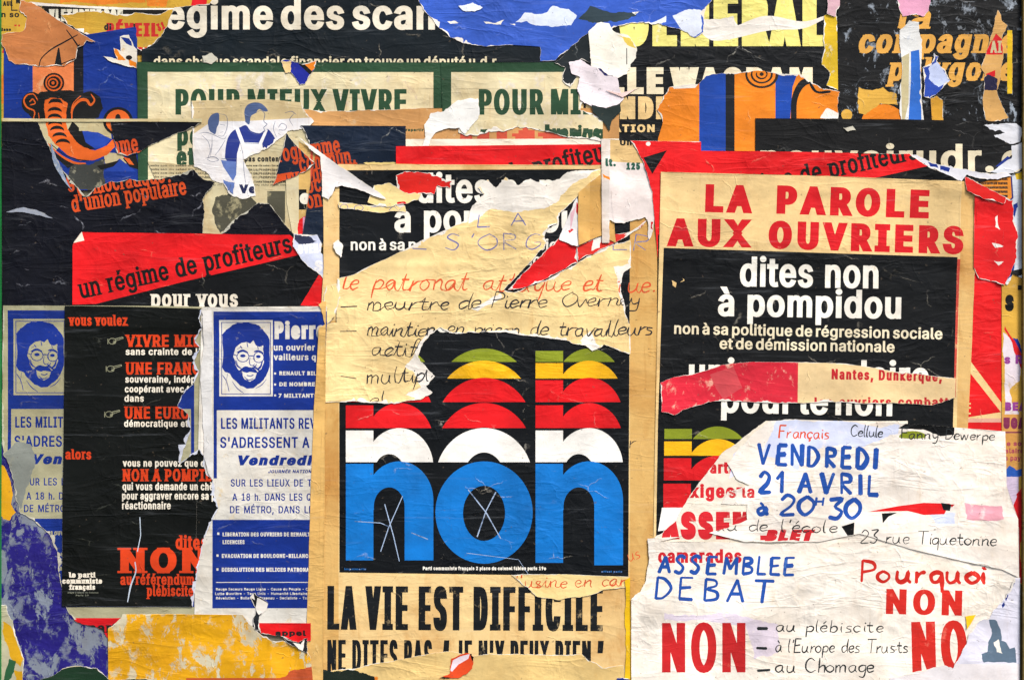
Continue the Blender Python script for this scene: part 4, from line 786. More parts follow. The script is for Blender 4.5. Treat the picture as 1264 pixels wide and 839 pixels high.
# blue instrument poster
orn_black = M('#141413', '#7A6A48', .35, .3, .4, .6, .4); orn_or = M('#D9601E', '#CDB27E', .35, .2, .4, .6, .4)
arcs = []
for i, (cx_, cy_) in enumerate([(69, 127), (68, 137), (68, 145), (68.5, 153), (71, 160), (74, 168), (78, 176)]):
    arcs += [[np.vstack([epts(cx_, cy_ + 2, 9, 6.5, 15, 165, 12), epts(cx_, cy_ + 3.2, 9, 3.6, 165, 15, 12)])]]
sheet('circus_poster', 'blue poster with a black and orange scrolled ornament, left of the green frames', 'poster',
    [(5.5, 60), (168, 34, 1), (170, 48), (171, 235), (5, 235)], M('#0E2E80', '#7E90B8', .32, .2, .45, .7, .5), [
    ('orange_column', M('#DC7A44', '#D8B88C', .45, .2, .3), rect(41, 70, 91.5, 150)),
    ('black_column', M('#121318', '#5A5E70', .25, .2), rect(91.5, 52, 103.5, 150)),
    ('cream_field', CREAM_D, poly((47, 149.5), (136, 149.5), (138, 172), (125, 166), (108, 162), (92, 163), (60, 195), (50, 170)) + poly((128, 188), (150, 190), (160, 202), (130, 202))),
    ('grey_patch', M('#3A3C38', '#9C9880', .5), blob([(88, 200), (110, 204), (130, 197), (128, 215), (130, 235), (84, 235)], 2, 6)),
    ('blue_field', M('#20409C', '#98A2B4', .3), poly((102, 162), (122, 164), (137, 172), (128, 182), (112, 184), (104, 180)) + poly((148, 196), (168, 212), (128, 212))),
    ('ornament', orn_black, ell(67, 103, 13, 12.5) + ell(40, 128, 13, 14) + blob([(50, 114), (88, 112), (100, 116), (112, 113), (124, 120), (128, 134), (122, 146), (110, 150), (60, 150), (42, 149), (36, 142), (34, 130)], .8, 3)
        + ell(146, 150, 18.5, 17.5) + poly((90, 150), (98, 158), (98, 180), (92, 178), (82, 165)) + poly((52, 172), (70, 190), (92, 204), (84, 208), (64, 190)) + poly((92, 162), (102, 162), (106, 176), (118, 184), (104, 186), (94, 176))
        + poly((120, 205), (148, 198), (140, 206), (125, 210)) + poly((168, 190), (172, 210), (160, 206), (152, 196))),
    ('ornament_scroll', orn_or, [[epts(67, 103, 10.6, 10.2), epts(67, 103, 8.8, 8.4)]] + [[epts(66, 103, 6.4, 6), epts(66, 103, 4.8, 4.4)]] + ell(66, 103, 2, 2)
        + stroke([(41, 149), (43, 138), (34, 133), (30, 125), (34, 118), (42, 117), (47, 124)], 1.7) + stroke([(37, 126), (41, 123), (44, 128), (38, 130)], 1.5) + stroke([(49, 148), (48, 140)], 1.4)
        + stroke([(89, 149), (90, 135), (98, 125), (107, 124), (112, 130), (117, 124), (113, 117)], 3.0, taper=.6) + stroke([(88, 140), (91, 128), (100, 119)], 1.2) + ell(146, 150, 15, 14.2)
        + blob([(56, 124), (63, 121), (76, 122), (84, 128), (82, 140), (82, 150), (84, 160), (92, 172), (104, 182), (118, 186), (132, 180), (140, 172), (142, 182), (132, 192), (116, 198), (100, 199), (84, 192), (70, 180), (60, 168), (56, 150), (55, 136)], .4, 2)
        + stroke([(60, 178), (75, 192), (92, 201), (106, 202)], 2.4) + poly((152, 194), (160, 196), (166, 204), (160, 203))),
    ('ornament', orn_black, arcs + ell(146, 146, 3.4, 5) + stroke([(63, 178), (78, 190), (95, 197), (110, 198.5)], 1.2) + ell(69, 124.5, 7, 2.4)),
    ], fringe=0, seed=11)
sheet('torn_scrap', 'small white scrap with an orange tip lying across the blue poster', 'paper scrap',
    [(128, 70, .8), (146, 74, .8), (141, 60, .6), (150, 64, .6), (149, 46, .8), (160, 44, .8), (166, 58, .8), (170, 62), (170, 85, .8), (150, 80, .8), (136, 76, .8)], M('#E0D8C6', '#C8A060', .5),
    [('orange_patch', ORG, blob([(139, 71), (143, 60), (151, 70), (156, 75), (147, 75)], .6, 1) + blob([(158, 72), (169, 78), (169, 85), (161, 82)], .6, 2)), ('blue_patch', BLUE, blob([(150, 47), (162, 49), (164, 58), (156, 54)], 1, 3)), ('dark_spot', orn_black, ell(160, 72, 4, 3))], fringe=1.5)
sheet('torn_scrap', 'salmon brown scrap with black drawn curves in the top left corner', 'paper scrap',
    [(26, 1, .8), (40, 4, .8), (62, 18, .5), (92, 37, .5), (119, 53, .8), (108, 51, .8), (104, 57, .8), (96, 60, .8), (94, 74, .8), (80, 82, 1), (48, 83, .8), (22, 80, .8), (12, 76, .8), (8, 64, .8), (2, 52, .8), (3, 43, .8), (30, 38, .8), (34, 22, .8), (24, 13, .8)],
    M('#B97340', '#C98F5C', .45, .35, .3, .8, .3), [('drawn_line', INK, stroke([(49, 83), (52, 73), (64, 62), (80, 53), (97, 44)], 1.7) + stroke([(83, 38), (92, 50), (100, 62)], 1.6) + poly((67.5, 84), (72.5, 60), (74, 60), (77.5, 83)) + stroke([(76, 80), (86, 76), (95, 73)], 1.4) + stroke([(95, 74), (97, 60), (99, 56)], 1.8))], fringe=1)
sheet('black_poster', 'black poster top centre with a large white headline about scandals', 'poster',
    [(274, -40), (268, -6, .8), (260, 5, .8), (216, 10, .9), (208, 30, 1), (198, 48, 1), (186, 58, 1), (176, 62), (176, 110), (760, 110), (760, -40)], M('#0A141A', '#B9AE96', .2, .3, .65, 1.1, .5), [
    ('lettering', M('#E5DCC6', '#C8A868', .25, .5), text('régime des scandales', 186, 660, 37, 38, 2.3, 1.5, tr=-.03, sw=.2)),
    ('lettering', M('#DFD3B0', '#C8A868', .3, .5), text('dans chaque scandale financier on trouve un député u.d.r.', 190, 617, 82.5, 12.5, .6, .4, tr=-.02, sw=.2))], fringe=1.5, fmat=FIBRE)

# wagram poster
YEL = M('#E6DC7C', '#F0EBCF', .42, .3, .35, .8, .3)
sheet('concert_poster', 'black poster with huge pale yellow capitals and white venue lettering, top right of centre', 'poster',
    [(690, -40), (1036, -40), (1036, 200), (690, 200)], M('#0A0D10', '#D8D4C6', .2, .3, .6, 1.0, .4), [
    ('lettering', YEL, text('GENERAL', 764, 1020, 57.5, 66, 7, 3.5, tr=-.02)),
    ('lettering', M('#EFE3C2', '#D9A85C', .3, .6), text('SALLE WAGRAM', 696, 1003, 116.5, 33, 4.2, 2.6, tr=0, sw=.22)),
    ('lettering', M('#E9C98C', '#E9E3D0', .3, .5), text('GRANDE', 700, 826, 147.5, 28, 3.4, 2.2) + text('LOCATION', 724, 808, 163.5, 9.5, .9, .6, tr=.04)),
    ('bare_arc', FIBRE, [[np.vstack([smooth([(862, 28), (880, 40), (905, 34), (945, 20), (990, 27), (1018, 20)], 6), smooth([(1018, 24), (990, 36), (950, 38), (905, 48), (878, 50), (860, 36)], 6)])]] + blob([(868, 24), (905, 20), (915, 40), (900, 50), (872, 46)], 1.6, 2))],
    seed=21)
# compagnie poster
FL = M('#08090A', '#9AA4AE', .50, .2, .62, 1.0, .5, .46)
sheet('theatre_poster', 'black flaking poster with golden italic lettering in the top right corner', 'poster',
    [(1034, -40), (1300, -40), (1300, 240), (1034, 230)], FL, [
    ('lettering', M('#D8A048', '#C9C6BC', .32), text('la', 1108, 1146, 36, 30, 2.2, 1.2, shear=.2, slab=2.2) + text('compagnie', 1058, 1252, 66, 30, 2.4, 1.4, shear=.2, slab=1.6, tr=-.01) + text('polygone', 1096, 1250, 100, 29, 2.2, 1.4, shear=.2, slab=1.6, tr=-.01)),
    ('yellow_strip', M('#D9B21C', '#BDB38C', .3), rect(1243, 38, 1249, 116)), ('black_panel', BLACK, rect(1249.5, 38, 1300, 118)), ('pale_block', FIBRE_D, rect(1260.4, 40, 1300, 62) + rect(1260.4, 66, 1300, 92)),
    ('orange_arc', ORG, [[np.vstack([epts(1090, 152, 27, 23, 0, 180, 24)])]]), ('straw_patch', M('#CFA040', '#8B8B84', .4), blob([(1060, 108), (1076, 112), (1090, 108), (1106, 116), (1108, 130), (1086, 128), (1068, 142), (1060, 140)], 2.2, 4) + ell(1045, 142, 7, 7)),
    ], seed=23)
def scrap(label, pts, m, prints=(), fringe=1.5, name='torn_scrap', cat='paper scrap', **k): return sheet(name, label, cat, pts, m, prints, fringe=fringe, **k)
scrap('pink scrap hanging from the top edge above the golden lettering', [(1104, -30), (1150, -30), (1148, 4, 1), (1146, 14, 1), (1140, 21, 1.2), (1120, 20, 1.2), (1114, 21, .8), (1109, 10, 1)], M('#D99AB4', '#D8B8C4', .4))
scrap('upright white and blue strip through the golden lettering', [(1110, 38, 1.4), (1122, 26, 1.4), (1134, 28, 1.2), (1138, 50, 1.2), (1136, 90, 1.2), (1140, 150), (1112, 150, 1), (1110, 110, 1.2), (1112, 70, 1.2)], M('#DCDCD8', '#AEB8C8', .5, .4),
    [('blue_stripe', M('#2A66BE', '#7E9AD0', .3), poly((1124, 64), (1134, 62), (1136, 90), (1137, 150), (1121, 150), (1124, 100))), ('cream_stripe', CREAM_D, poly((1111, 72), (1122, 66), (1121, 128), (1116, 150), (1113, 150)))], name='torn_strip', cat='poster strip')
scrap('blue and pale scrap to the right of the upright strip', [(1138, 84, 1.2), (1150, 78, 1), (1152, 66, .8), (1158, 70, .8), (1156, 76, 1), (1172, 100, 1.2), (1160, 112, 1.2), (1148, 122, 1), (1140, 120, .8)], M('#2444A0', '#8090C0', .25),
    [('pale_patch', M('#C2CDEC', '#DDDDE6', .4), blob([(1146, 84), (1156, 77), (1164, 88), (1172, 102), (1158, 108), (1146, 98)], 1.4, 3))])
scrap('golden tan tab standing under the blue scrap, top right', [(1148, 122, .8), (1156, 119, .8), (1163, 124, .6), (1164, 149), (1150, 149)], M('#C8922C', '#C0A060', .3), fringe=.8)
scrap('pointed tan scrap with a red piece of lettering near the top right corner', [(1231, 13, .8), (1236, 26, .8), (1243, 32, 1), (1236, 50, 1), (1238, 70, 1), (1234, 100, .8), (1230, 112, .6), (1236, 130, .8), (1244, 146, .8), (1224, 152), (1216, 148, .8), (1213, 118, .6), (1215, 92, .8), (1210, 84, .8), (1220, 56, .8), (1226, 34, .8)], M('#C99A58', '#B89868', .4),
    [('red_patch', RED2, poly((1220, 58), (1229, 42), (1237, 50), (1237, 68), (1215, 68)) + poly((1216, 92), (1228, 87), (1228, 95), (1219, 95))), ('lettering', CREAM_D, text('AI', 1222, 1236, 66, 15, .9, .4)), ('navy_patch', M('#1A1738', '#4A4860', .2), blob([(1213, 97), (1219, 92), (1226, 95), (1231, 98), (1230, 112), (1214, 112)], .8, 2))], fringe=1)
scrap('yellow and white frayed strip beside the huge yellow capitals', [(1017, 20, 1), (1030, 8, 1), (1033, 40), (1034, 112, 1), (1020, 106, 1), (1024, 90, 1), (1014, 80, 1), (1018, 60, 1)], M('#D9B424', '#D8D6CC', .45, .3, .3, .8, .3, .35), name='torn_strip', cat='poster strip')
scrap('pinkish crumpled scrap at the top edge between the two black posters', [(1020, -20), (1037, -20), (1036, 8, 1), (1030, 22, 1), (1020, 18, 1)], M('#C8A0A8', '#C0B8A8', .5))

# orange circus sheet
def eye(cx_, cy_):
    r_ = []
    for i, (a, w) in enumerate(((19, 3.2), (12.5, 2.6), (6.5, 2.0))):
        r_ += stroke([(cx_ + a * math.cos(t) * 1.0, cy_ - a * .85 * math.sin(t)) for t in np.linspace(math.pi * (.9), math.pi * (2.35), 14)], w, 3, .5)
    return r_ + ell(cx_, cy_, 2.6, 2.4)
sheet('circus_scrap', 'torn orange and blue striped scrap of a circus poster, right of centre near the top', 'paper scrap',
    [(812, 172), (818, 152, 1.2), (811, 136, 1.2), (820, 118, 1), (826, 108, .8), (862, 104, 1), (872, 94, 1), (903, 91, .8), (944, 88, 1), (986, 92, 1), (1000, 101, .8), (1014, 110, .8), (1036, 114, .8), (1034, 128, .8), (1034, 150), (1034, 192), (812, 192)], ORG, [
    ('blue_stripe', M('#14419C', '#6E88BE', .22), poly((863, 80), (895.5, 80), (895.5, 192), (863, 192)) + poly((957, 80), (988, 80), (978, 108), (975, 150), (957, 150))),
    ('black_stripe', M('#14161B', '#70706A', .2), poly((895.5, 80), (906.5, 80), (906.5, 192), (895.5, 192)) + [[np.vstack([smooth([(976, 150), (977, 122), (986, 102), (1000, 95)], 6), smooth([(1004, 102), (992, 108), (984, 124), (983, 150)], 6)])]] + stroke([(1000, 104), (1008, 114), (1024, 114)], 3.4)),
    ('swirl', M('#2A2018', '#B86A20', .25), eye(940, 92)),
    ('white_tear', FIBRE, blob([(1012, 146), (1020, 134), (1034, 140), (1034, 150)], 1, 3) + poly((830, 100), (862, 104), (858, 109), (832, 110), (828, 106)))], fringe=2)
# blue sheet
sheet('blue_sheet', 'crinkled bright blue sheet along the top centre with ripped white holes', 'poster',
    [(505, -40), (890, -40), (886, -8, 1.2), (872, 8, 1.2), (868, 40, 1.6), (858, 47, 1.2), (842, 38, 1.2), (815, 30, 1.2), (795, 28, 1), (762, 33, 1), (745, 42, 1.5), (722, 50, 2), (702, 62, 1.2), (688, 72, 1), (667, 76, .8), (666, 58), (634, 56, .4), (600, 58, .8), (572, 54, .8), (556, 47, .8), (542, 35, .8), (530, 20, .8), (518, 4, .8)],
    SKY, [('white_tear', M('#DCE4F2', '#A8BCE4', .4), blob([(636, 28), (648, 16), (668, 18), (682, 8), (702, 12), (712, 20), (705, 32), (680, 34), (655, 30)], 2.4, 4) + blob([(800, 30), (822, 20), (822, 28), (808, 32)], 1, 5) + blob([(830, 20), (850, 12), (866, 14), (866, 40), (856, 46), (842, 38), (836, 30)], 2.4, 6)),
          ('dark_tear', M('#2C3C44', '#9AA2A8', .3), blob([(714, 24), (728, 8), (740, 12), (780, 16), (786, 20), (760, 28), (728, 28)], 1.6, 7)),
          ('white_scratch', WHTR, blob([(552, 27), (562, 26.5), (566, 29), (556, 30)], .6, 8) + blob([(597, 27), (612, 29), (622, 25), (618, 31), (600, 30)], .6, 9) + blob([(629, 30), (636, 30), (636, 32)], .5, 10) + poly((780, 16), (789, 15), (784, 19)))], fringe=3)

# ================================================================== green framed posters
def vivre(dx, seed):
    return [('cream_panel', M('#D9CCA4', '#DCD6CC', .55, .7, .25, .7, .2), rect(183 + dx, 89.5, 535 + dx, 330)),
            ('lettering', GREEN, text('POUR MIEUX VIVRE', 217 + dx, 502 + dx, 142, 31.5, 2.4, 1.2, tr=-.01, sw=.3) + text('pour changer la vie', 219 + dx, 460 + dx, 180, 26, 2.0, 1.2, sw=.3) + text('et préparer l\'avenir', 218 + dx, 450 + dx, 207, 26, 2.0, 1.2, sw=.3))]
sheet('green_framed_poster', 'green framed poster on the left with its headline half covered by a workman drawing', 'poster',
    [(170, 77.5), (547, 77.5), (547, 165), (400, 215), (171, 230)], GREEN, vivre(0, 1), group='green framed posters side by side')
sheet('tan_strip', 'tan band with a torn row of red blocks above the long narrow red strip', 'poster strip',
    [(350, 132, .8), (400, 138, .8), (520, 134), (764, 134), (764, 182), (350, 190)], M('#C8945A', '#CDB088', .45, .5, .3, .6, .3), [
    ('red_blocks', M('#C8503A', '#C89A58', .4), rect(568, 165, 583, 175) + rect(589, 162, 604, 175) + rect(613, 160, 626, 175) + poly((632, 165), (640, 165), (640, 161), (645, 161), (645, 157), (652, 157), (652, 161), (660, 161), (660, 175), (636, 175), (636, 169), (632, 169)) + poly((664, 164), (672, 164), (672, 160), (690, 160), (690, 164), (702, 168), (704, 175), (670, 175), (670, 169), (664, 169))),
    ('lettering', GREEN, text('repartir', 501, 523, 162.5, 3.6, .4, .3)),
    ('lower_margin', PALE, poly((500, 172), (764, 171.5), (764, 182), (500, 181)))], fringe=1)
sheet('green_framed_poster', 'green framed poster in the centre, ripped off below its headline', 'poster',
    [(544, 77.5), (722, 77.5), (722, 86, 1), (716, 100, 2), (722, 118, 2), (716, 136, 1.5), (732, 141, 1), (744, 150), (744, 176, .5), (728, 172, 1), (700, 170, 1), (672, 162, 1.6), (640, 157, 1.4), (622, 163, 1.4), (598, 165, 1.4), (575, 168, 1.4), (566, 164, 1), (567, 153, 1), (556, 158, 1), (547, 158)], GREEN,
    vivre(374, 2) + [('lettering', GREEN, text('avenir com', 672, 765, 172, 17, 1.6, 1))], fringe=3, group='green framed posters side by side',)
scrap('ragged white scrap hanging between the two green frames', [(524, 154, 1), (532, 140, 1.2), (548, 138, 1), (566, 124, 1.6), (590, 122, 1.4), (592, 142, 1.4), (580, 158, 1.4), (574, 166, 1), (567, 158, 1), (548, 160, 1.2), (538, 164, 1.2), (531, 174, .8), (530, 181, .6), (521, 181, .8), (525, 168, 1.2)], M('#EDEBE4', '#D8D4CC', .4, .2, .2, .9))
scrap('small blue scrap with orange corners stuck on the top bar of the left green frame', [(347, 76, .6), (352, 74, .6), (360, 76, .5), (372, 80, .6), (391, 75, .6), (389, 84, .8), (384, 92, .8), (377, 104, .8), (370, 105, .6), (365, 96, .8), (359, 90, .8), (353, 91, .6), (350, 84, .6)], M('#17238A', '#6C6CA8', .2), [('straw_corner', CREAM, blob([(347, 76), (360, 76), (359, 90), (352, 91)], .8, 2)), ('orange_corner', ORG, blob([(374, 79), (392, 74), (389, 84), (384, 90)], .8, 3)), ('black_stripe', BLACK, poly((368, 79), (375, 79), (386, 89), (383, 93)))], fringe=.8)
# the rip near the middle
scrap('black paper splinters showing through the rip under the blue sheet', [(684, 78, 1), (702, 62, 1), (722, 44, 1), (736, 38, 1), (734, 52, .8), (729, 78, .8), (716, 74, .8), (704, 84, 1), (712, 96, 1.5), (704, 108, 2), (694, 100, 1.4), (698, 84, 1)], M('#1A2226', '#C8CCC8', .3))
scrap('bright white torn flap beside the yellow capitals', [(726, 40, 1), (742, 28, 1), (752, 30, .8), (756, 38, .8), (775, 44, 1), (786, 60, 1), (785, 72, 1), (778, 80, 1), (774, 92, .8), (762, 97, .8), (758, 106, 1), (745, 100, 1), (730, 84, 1), (728, 60)], M('#F1ECDC', '#E2DCC8', .35, .3, .2, .9), [('yellow_patch', M('#E9CB58', '#F0E8C8', .5), blob([(762, 44), (778, 48), (786, 60), (774, 56)], 1.2, 1)), ('dark_line', BLACK, rect(773, 60, 774, 80))], fringe=2)
scrap('pinkish white crumpled scrap speckled with black over the end of the green headline', [(702, 78, 2), (716, 74, 1.4), (728, 82, 1.4), (746, 90, 1.2), (762, 96, 1), (764, 108, 1.2), (770, 122, 1.6), (764, 130, 1.4), (748, 134, 1.4), (730, 132, 1.6), (716, 124, 1.8), (712, 110, 2), (716, 96, 2), (706, 92, 2)], M('#EBDFE2', '#23272A', .42, .2, .25, 1.0, .2, .22),
    [('navy_patch', M('#26265E', '#8C86B0', .3), blob([(735, 83), (748, 82), (758, 90), (756, 95), (746, 94), (740, 88)], 1, 2))], fringe=0)
scrap('dark torn hollow below the pinkish scrap', [(730, 130, 1.4), (748, 134, 1), (766, 128, 1.2), (766, 138, 1), (756, 148, 1), (752, 162, .6), (744, 150, .8), (732, 140, .8)], M('#24302E', '#59625C', .3), fringe=0)
scrap('narrow red and white splinter on the pinkish scrap', [(748, 112, .4), (766, 116, .4), (790, 108, .5), (768, 121, .4)], M('#E7C6BE', '#EDE4DC', .4), fringe=0)
# ================================================================== second row, left
sheet('newspaper_sheet', 'yellowed newspaper page showing behind the workman drawing', 'newspaper',
    [(183, 200, 1), (240, 204, .6), (300, 160), (400, 160), (398, 300), (240, 300), (200, 240)], NEWS, [
    ('lettering', M('#4A4636', '#A8A080', .6), [pc for i in range(9) for pc in text('mnhu nom rliu nehmo liru mneo huni', 186 if i < 4 else 304, 262 if i < 4 else 356, 206 + (i % 4) * 4.6 + (0 if i < 4 else (i > 7) * 20), 2.6, .25, .1)]),
    ('lettering', KSOFT, text('pas contenter', 302, 356, 200, 7, .6, .4)),
    ('grey_photograph', M('#4C4A3C', '#A59C78', .6), blob([(266, 244), (300, 236), (318, 252), (300, 272), (272, 288), (262, 262)], 2, 3) + rect(330, 236, 352, 278)),
    ('lettering', M('#4A4636', '#A8A080', .6), [pc for i in range(10) for pc in text('mnhu rliu neh mo', 252 + (i % 2) * 54, 300 + (i % 2) * 54, 212 + (i // 2) * 4.4, 2.4, .2, .1)])], seed=31)
W_OL = [(237, 125), (330, 123), (372, 127, 1), (378, 140, 1), (388, 150, 1.2), (382, 158, 1.2), (370, 160, 1), (356, 162, .8), (345, 172, .8), (330, 184, .8), (316, 190, .8), (301, 197, .8), (308, 212, 1), (314, 228, 1), (316, 242, 1), (300, 246, 1.2), (284, 240, 1.2), (276, 226, 1.2), (262, 222, 1), (254, 212, 1), (240, 206, .8)]
ln = M('#55607C', '#C8C6C0', .4)
sheet('drawing_sheet', 'pale sheet with a line drawing of a workman in overalls and a woman behind him', 'paper sheet', W_OL, M('#DCDADA', '#D8CCA6', .4, .4, .25, .7, .3), [
    ('stained_top', M('#CDB88A', '#D8CFB8', .45, .5), poly((230, 118), (400, 118), (400, 145), (300, 150), (262, 150), (236, 168))),
    ('sweater', M('#24337C', '#5A6AA4', .25), [[smooth([(278, 195), (279, 182), (282, 170), (288, 162), (296, 158), (304, 155), (310, 162), (320, 165), (326, 162), (331, 160), (336, 165), (341, 173), (345, 180), (326, 190), (318, 200), (296, 214), (288, 214), (284, 205)], 4)]]),
    ('sleeve', M('#5C74B0', '#C4CADC', .4), poly((273, 198), (292, 200), (292, 216), (288, 224), (276, 206)) + blob([(276, 222), (290, 226), (288, 240), (278, 234)], 1.5, 4)),
    ('hair', M('#4A5C84', '#A0A8B4', .35), [[smooth([(303, 149), (302, 138), (306, 130), (315, 127), (324, 129), (331, 137), (326, 138), (320, 135), (316, 140), (310, 144), (308, 154), (303, 151)], 4)]] + [[smooth([(258, 160), (257, 150), (262, 142), (270, 140), (271, 147), (270, 154), (268, 158), (266, 166), (260, 163)], 4)]]),
    ('overalls', M('#E6E4E2', '#D0CEC8', .3), poly((291, 160), (295, 158), (302, 176), (320, 177), (328, 160), (331, 161), (324, 178), (326, 190), (318, 216), (314, 250), (288, 244), (292, 216), (293, 190), (297, 176))),
    ('drawn_line', ln, stroke([(316, 140), (322, 137), (327, 141), (326, 150), (330, 154), (326, 158), (327, 163), (316, 166), (306, 161)], .7) + stroke([(271, 141), (279, 143), (281, 150), (280, 160), (276, 168), (270, 168)], .6) + stroke([(272, 154), (278, 155)], .6) + stroke([(272, 164), (276, 163)], .7)
        + stroke([(246, 165), (254, 164), (262, 166), (276, 172), (280, 168)], .6) + stroke([(250, 168), (257, 175), (260, 186), (257, 196)], .6) + stroke([(262, 168), (262, 180), (260, 194)], .6) + stroke([(278, 174), (272, 184), (266, 192)], .6) + stroke([(254, 196), (264, 194), (270, 198), (262, 200), (256, 197)], .7)
        + line([(274, 196.5), (292, 196.5)], .6) + line([(302, 177), (320, 178)], .6) + line([(297, 177), (300, 190)], .5) + stroke([(340, 150), (338, 160), (342, 170)], .6) + stroke([(352, 140), (360, 138), (366, 142)], .7) + stroke([(344, 158), (348, 153), (354, 156), (352, 161), (345, 161)], .7) + stroke([(364, 140), (358, 148), (362, 156)], .6)
        + stroke([(300, 186), (302, 215), (306, 240)], .5) + stroke([(320, 190), (314, 196), (306, 200)], .5) + stroke([(285, 228), (284, 236), (288, 240)], .8)),
    ('lettering', M('#22284C', None, .2), text('Ve', 296, 316, 239, 11, 1.4, .9)),
    ], fringe=2.2)
sheet('tan_strip', 'narrow ochre column with a red stripe and fine print above the torn red patch', 'poster strip',
    [(352, 174, .8), (366, 172, .8), (398, 190), (399, 305), (364, 305), (354, 250)], M('#CFA862', '#D8C08C', .45, .5), [
    ('cream_edge', bare('#CFC29C', .5), rect(350, 172, 369, 306)), ('red_stripe', M('#D0503A', '#CFA862', .4), rect(383.5, 172, 386.5, 268)),
    ('lettering', KSOFT, [pc for i in range(18) for pc in text('nmu', 391, 397.5, 192 + i * 4.5, 2.2, .2, .1)]),
    ('black_patch', BLACK, rect(369, 234, 378.5, 259)), ('lettering', WHT, text('o', 370, 383, 252, 17, 2.4, 1.4)),
    ('red_patch', REDP, blob([(369, 272), (376, 267), (396, 268), (396, 290), (368, 290)], 1, 3)), ('pink_smear', M('#DE9AB4', '#D8646C', .4), rect(374, 268, 383, 290))])

D1 = [(3, 150.5), (47, 150.5, .6), (53, 165, .8), (62, 182, .8), (75, 205, .8), (88, 222, .8), (105, 243, 1), (118, 232, 1), (135, 225, 1.2), (160, 221, 1.2), (200, 221, 1.2), (225, 215, 1), (240, 210, 1), (252, 222, 1), (266, 226, 1), (258, 236, 1), (250, 246, 1), (253, 262, 1), (250, 288), (273, 289, 1), (290, 271, 1), (320, 250, 1), (333, 252, .8), (350, 275, .8), (360, 286, .8), (380, 300), (404, 390), (3, 390)]
sheet('programme_poster', 'dark navy poster at left with slanting orange slab lettering, ripped open across its middle', 'poster', D1, NAVY,
    [('lettering', ORINK, programme(0, 0))], fringe=2.2, fmat=FIBRE_D, folds=[(8, 215, 30, 290, .0007), (60, 225, 100, 290, .0007), (45, 268, 110, 290, .0006), (180, 250, 245, 285, .0008)])
scrap('dark remnant of the navy poster with two orange line ends over the green frame', [(137, 151), (250, 151, .5), (241, 157, .8), (218, 165, .8), (196, 176, .8), (180, 183, .8), (172, 189, .8), (158, 193, .8), (146, 190, .8), (141, 172, .6)], NAVY, [('lettering', ORINK, programme(0, 0))], fringe=1, fmat=FIBRE_D, name='poster_remnant', cat='paper scrap')
sheet('torn_strip', 'thin tan paper strip running below the blue ornament poster', 'poster strip', [(4, 146.5, .3), (170, 147.5, .3), (250, 147, .3), (250, 151.5, .3), (4, 150.5, .3)], CREAM_D)
sheet('programme_poster', 'navy poster behind the white torn flap, its orange lettering cut on the left', 'poster',
    [(371, 155.5), (501, 156), (501, 215), (497, 300), (372, 300), (390, 190, 1), (380, 172, 1), (378, 164, 1)], NAVY2, [('lettering', ORINK, programme(249, 2)),
     ('yellow_patch', M('#E0C880', '#D8C890', .4), blob([(449, 201), (500, 201), (500, 214), (482, 216), (466, 212), (456, 208)], 1.2, 3) + blob([(462, 228), (480, 226), (498, 236), (502, 252), (470, 254), (455, 250), (464, 240)], 3, 5) + blob([(456, 216), (462, 217), (460, 221)], 1, 6))], fringe=2)
scrap('navy triangle of the same poster with two cut off orange lines', [(354, 165, .5), (366, 180, .5), (390, 202, .8), (378, 212, .8), (360, 220, .8), (337, 229, .8), (344, 205, .6)], NAVY2, [('lettering', ORINK, programme(249, 2) + text('gouv', 337, 362, 232, 20, 1.2, .8, rot=9, slab=1.5))], fringe=1, name='poster_remnant', cat='paper scrap')

# red 'regime' posters
sheet('red_wedge_poster', 'black poster with a red wedge and slanting black slab headline, left of centre', 'poster',
    [(90, 303), (91, 300), (101, 286.5), (200, 288), (358, 290, .4), (384, 312, .6), (400, 336, .6), (410, 355, .6), (404, 392), (90, 392)], BLACK, [
    ('red_wedge', REDP, poly((88, 300), (101, 284), (362, 286), (372, 300), (370, 314.5), (230, 347), (119, 375), (88, 376))),
    ('red_corner', REDP, blob([(371, 377), (396, 336), (410, 352), (400, 380)], .4, 3)),
    ('folded_corner', WHT, poly((91, 300), (101.5, 286), (104.5, 297))),
    ('lettering', M('#14110F', '#8A2018', .16), regime(0, 0)), ('lettering', WHT, text('pour vous', 187, 294, 379, 21, 1.2, .8, slab=1.4, sw=.4))], folds=[(225, 345, 262, 375, .0007)])
scrap('torn bluish white tongue with faded lettering curling below the red wedge poster', [(363, 289, .8), (392, 290), (398, 302, .8), (396, 312, .8), (410, 322, .8), (420, 338, .8), (421, 362, .8), (415, 386, .6), (411, 374, .6), (404, 352, .8), (390, 335, .8), (374, 322, .8), (362, 304, .8)], M('#C9CEE2', '#E2DCD8', .4, .3, .25, .9), [
    ('dark_wash', M('#2A3048', '#B8C0DC', .4), blob([(361, 290), (380, 290), (392, 298), (370, 302)], 1.4, 1)), ('lettering', M('#E9E6E4', '#A0A8C0', .4), text('OVENS', 369, 400, 314, 12, 1.0, .6, rot=4) + text('SOI', 388, 420, 335, 14, 1.5, 1, rot=-4)), ('red_edge', RED2, poly((419, 330), (421.5, 345), (421, 362), (418.5, 345)))], fringe=1.2)
sheet('red_strip', 'narrow red strip with the tops of slanting black letters, above the centre', 'poster strip',
    [(489, 181, .3), (742, 178.5), (744, 204), (742, 214), (489, 212)], M('#CDA45A', '#DCC48C', .4, .4), [('red_band', REDP, poly((488, 181), (745, 178), (745, 206.5), (488, 202.5))), ('lettering', M('#1C1410', '#8A2018', .2), regime(407, -117))])

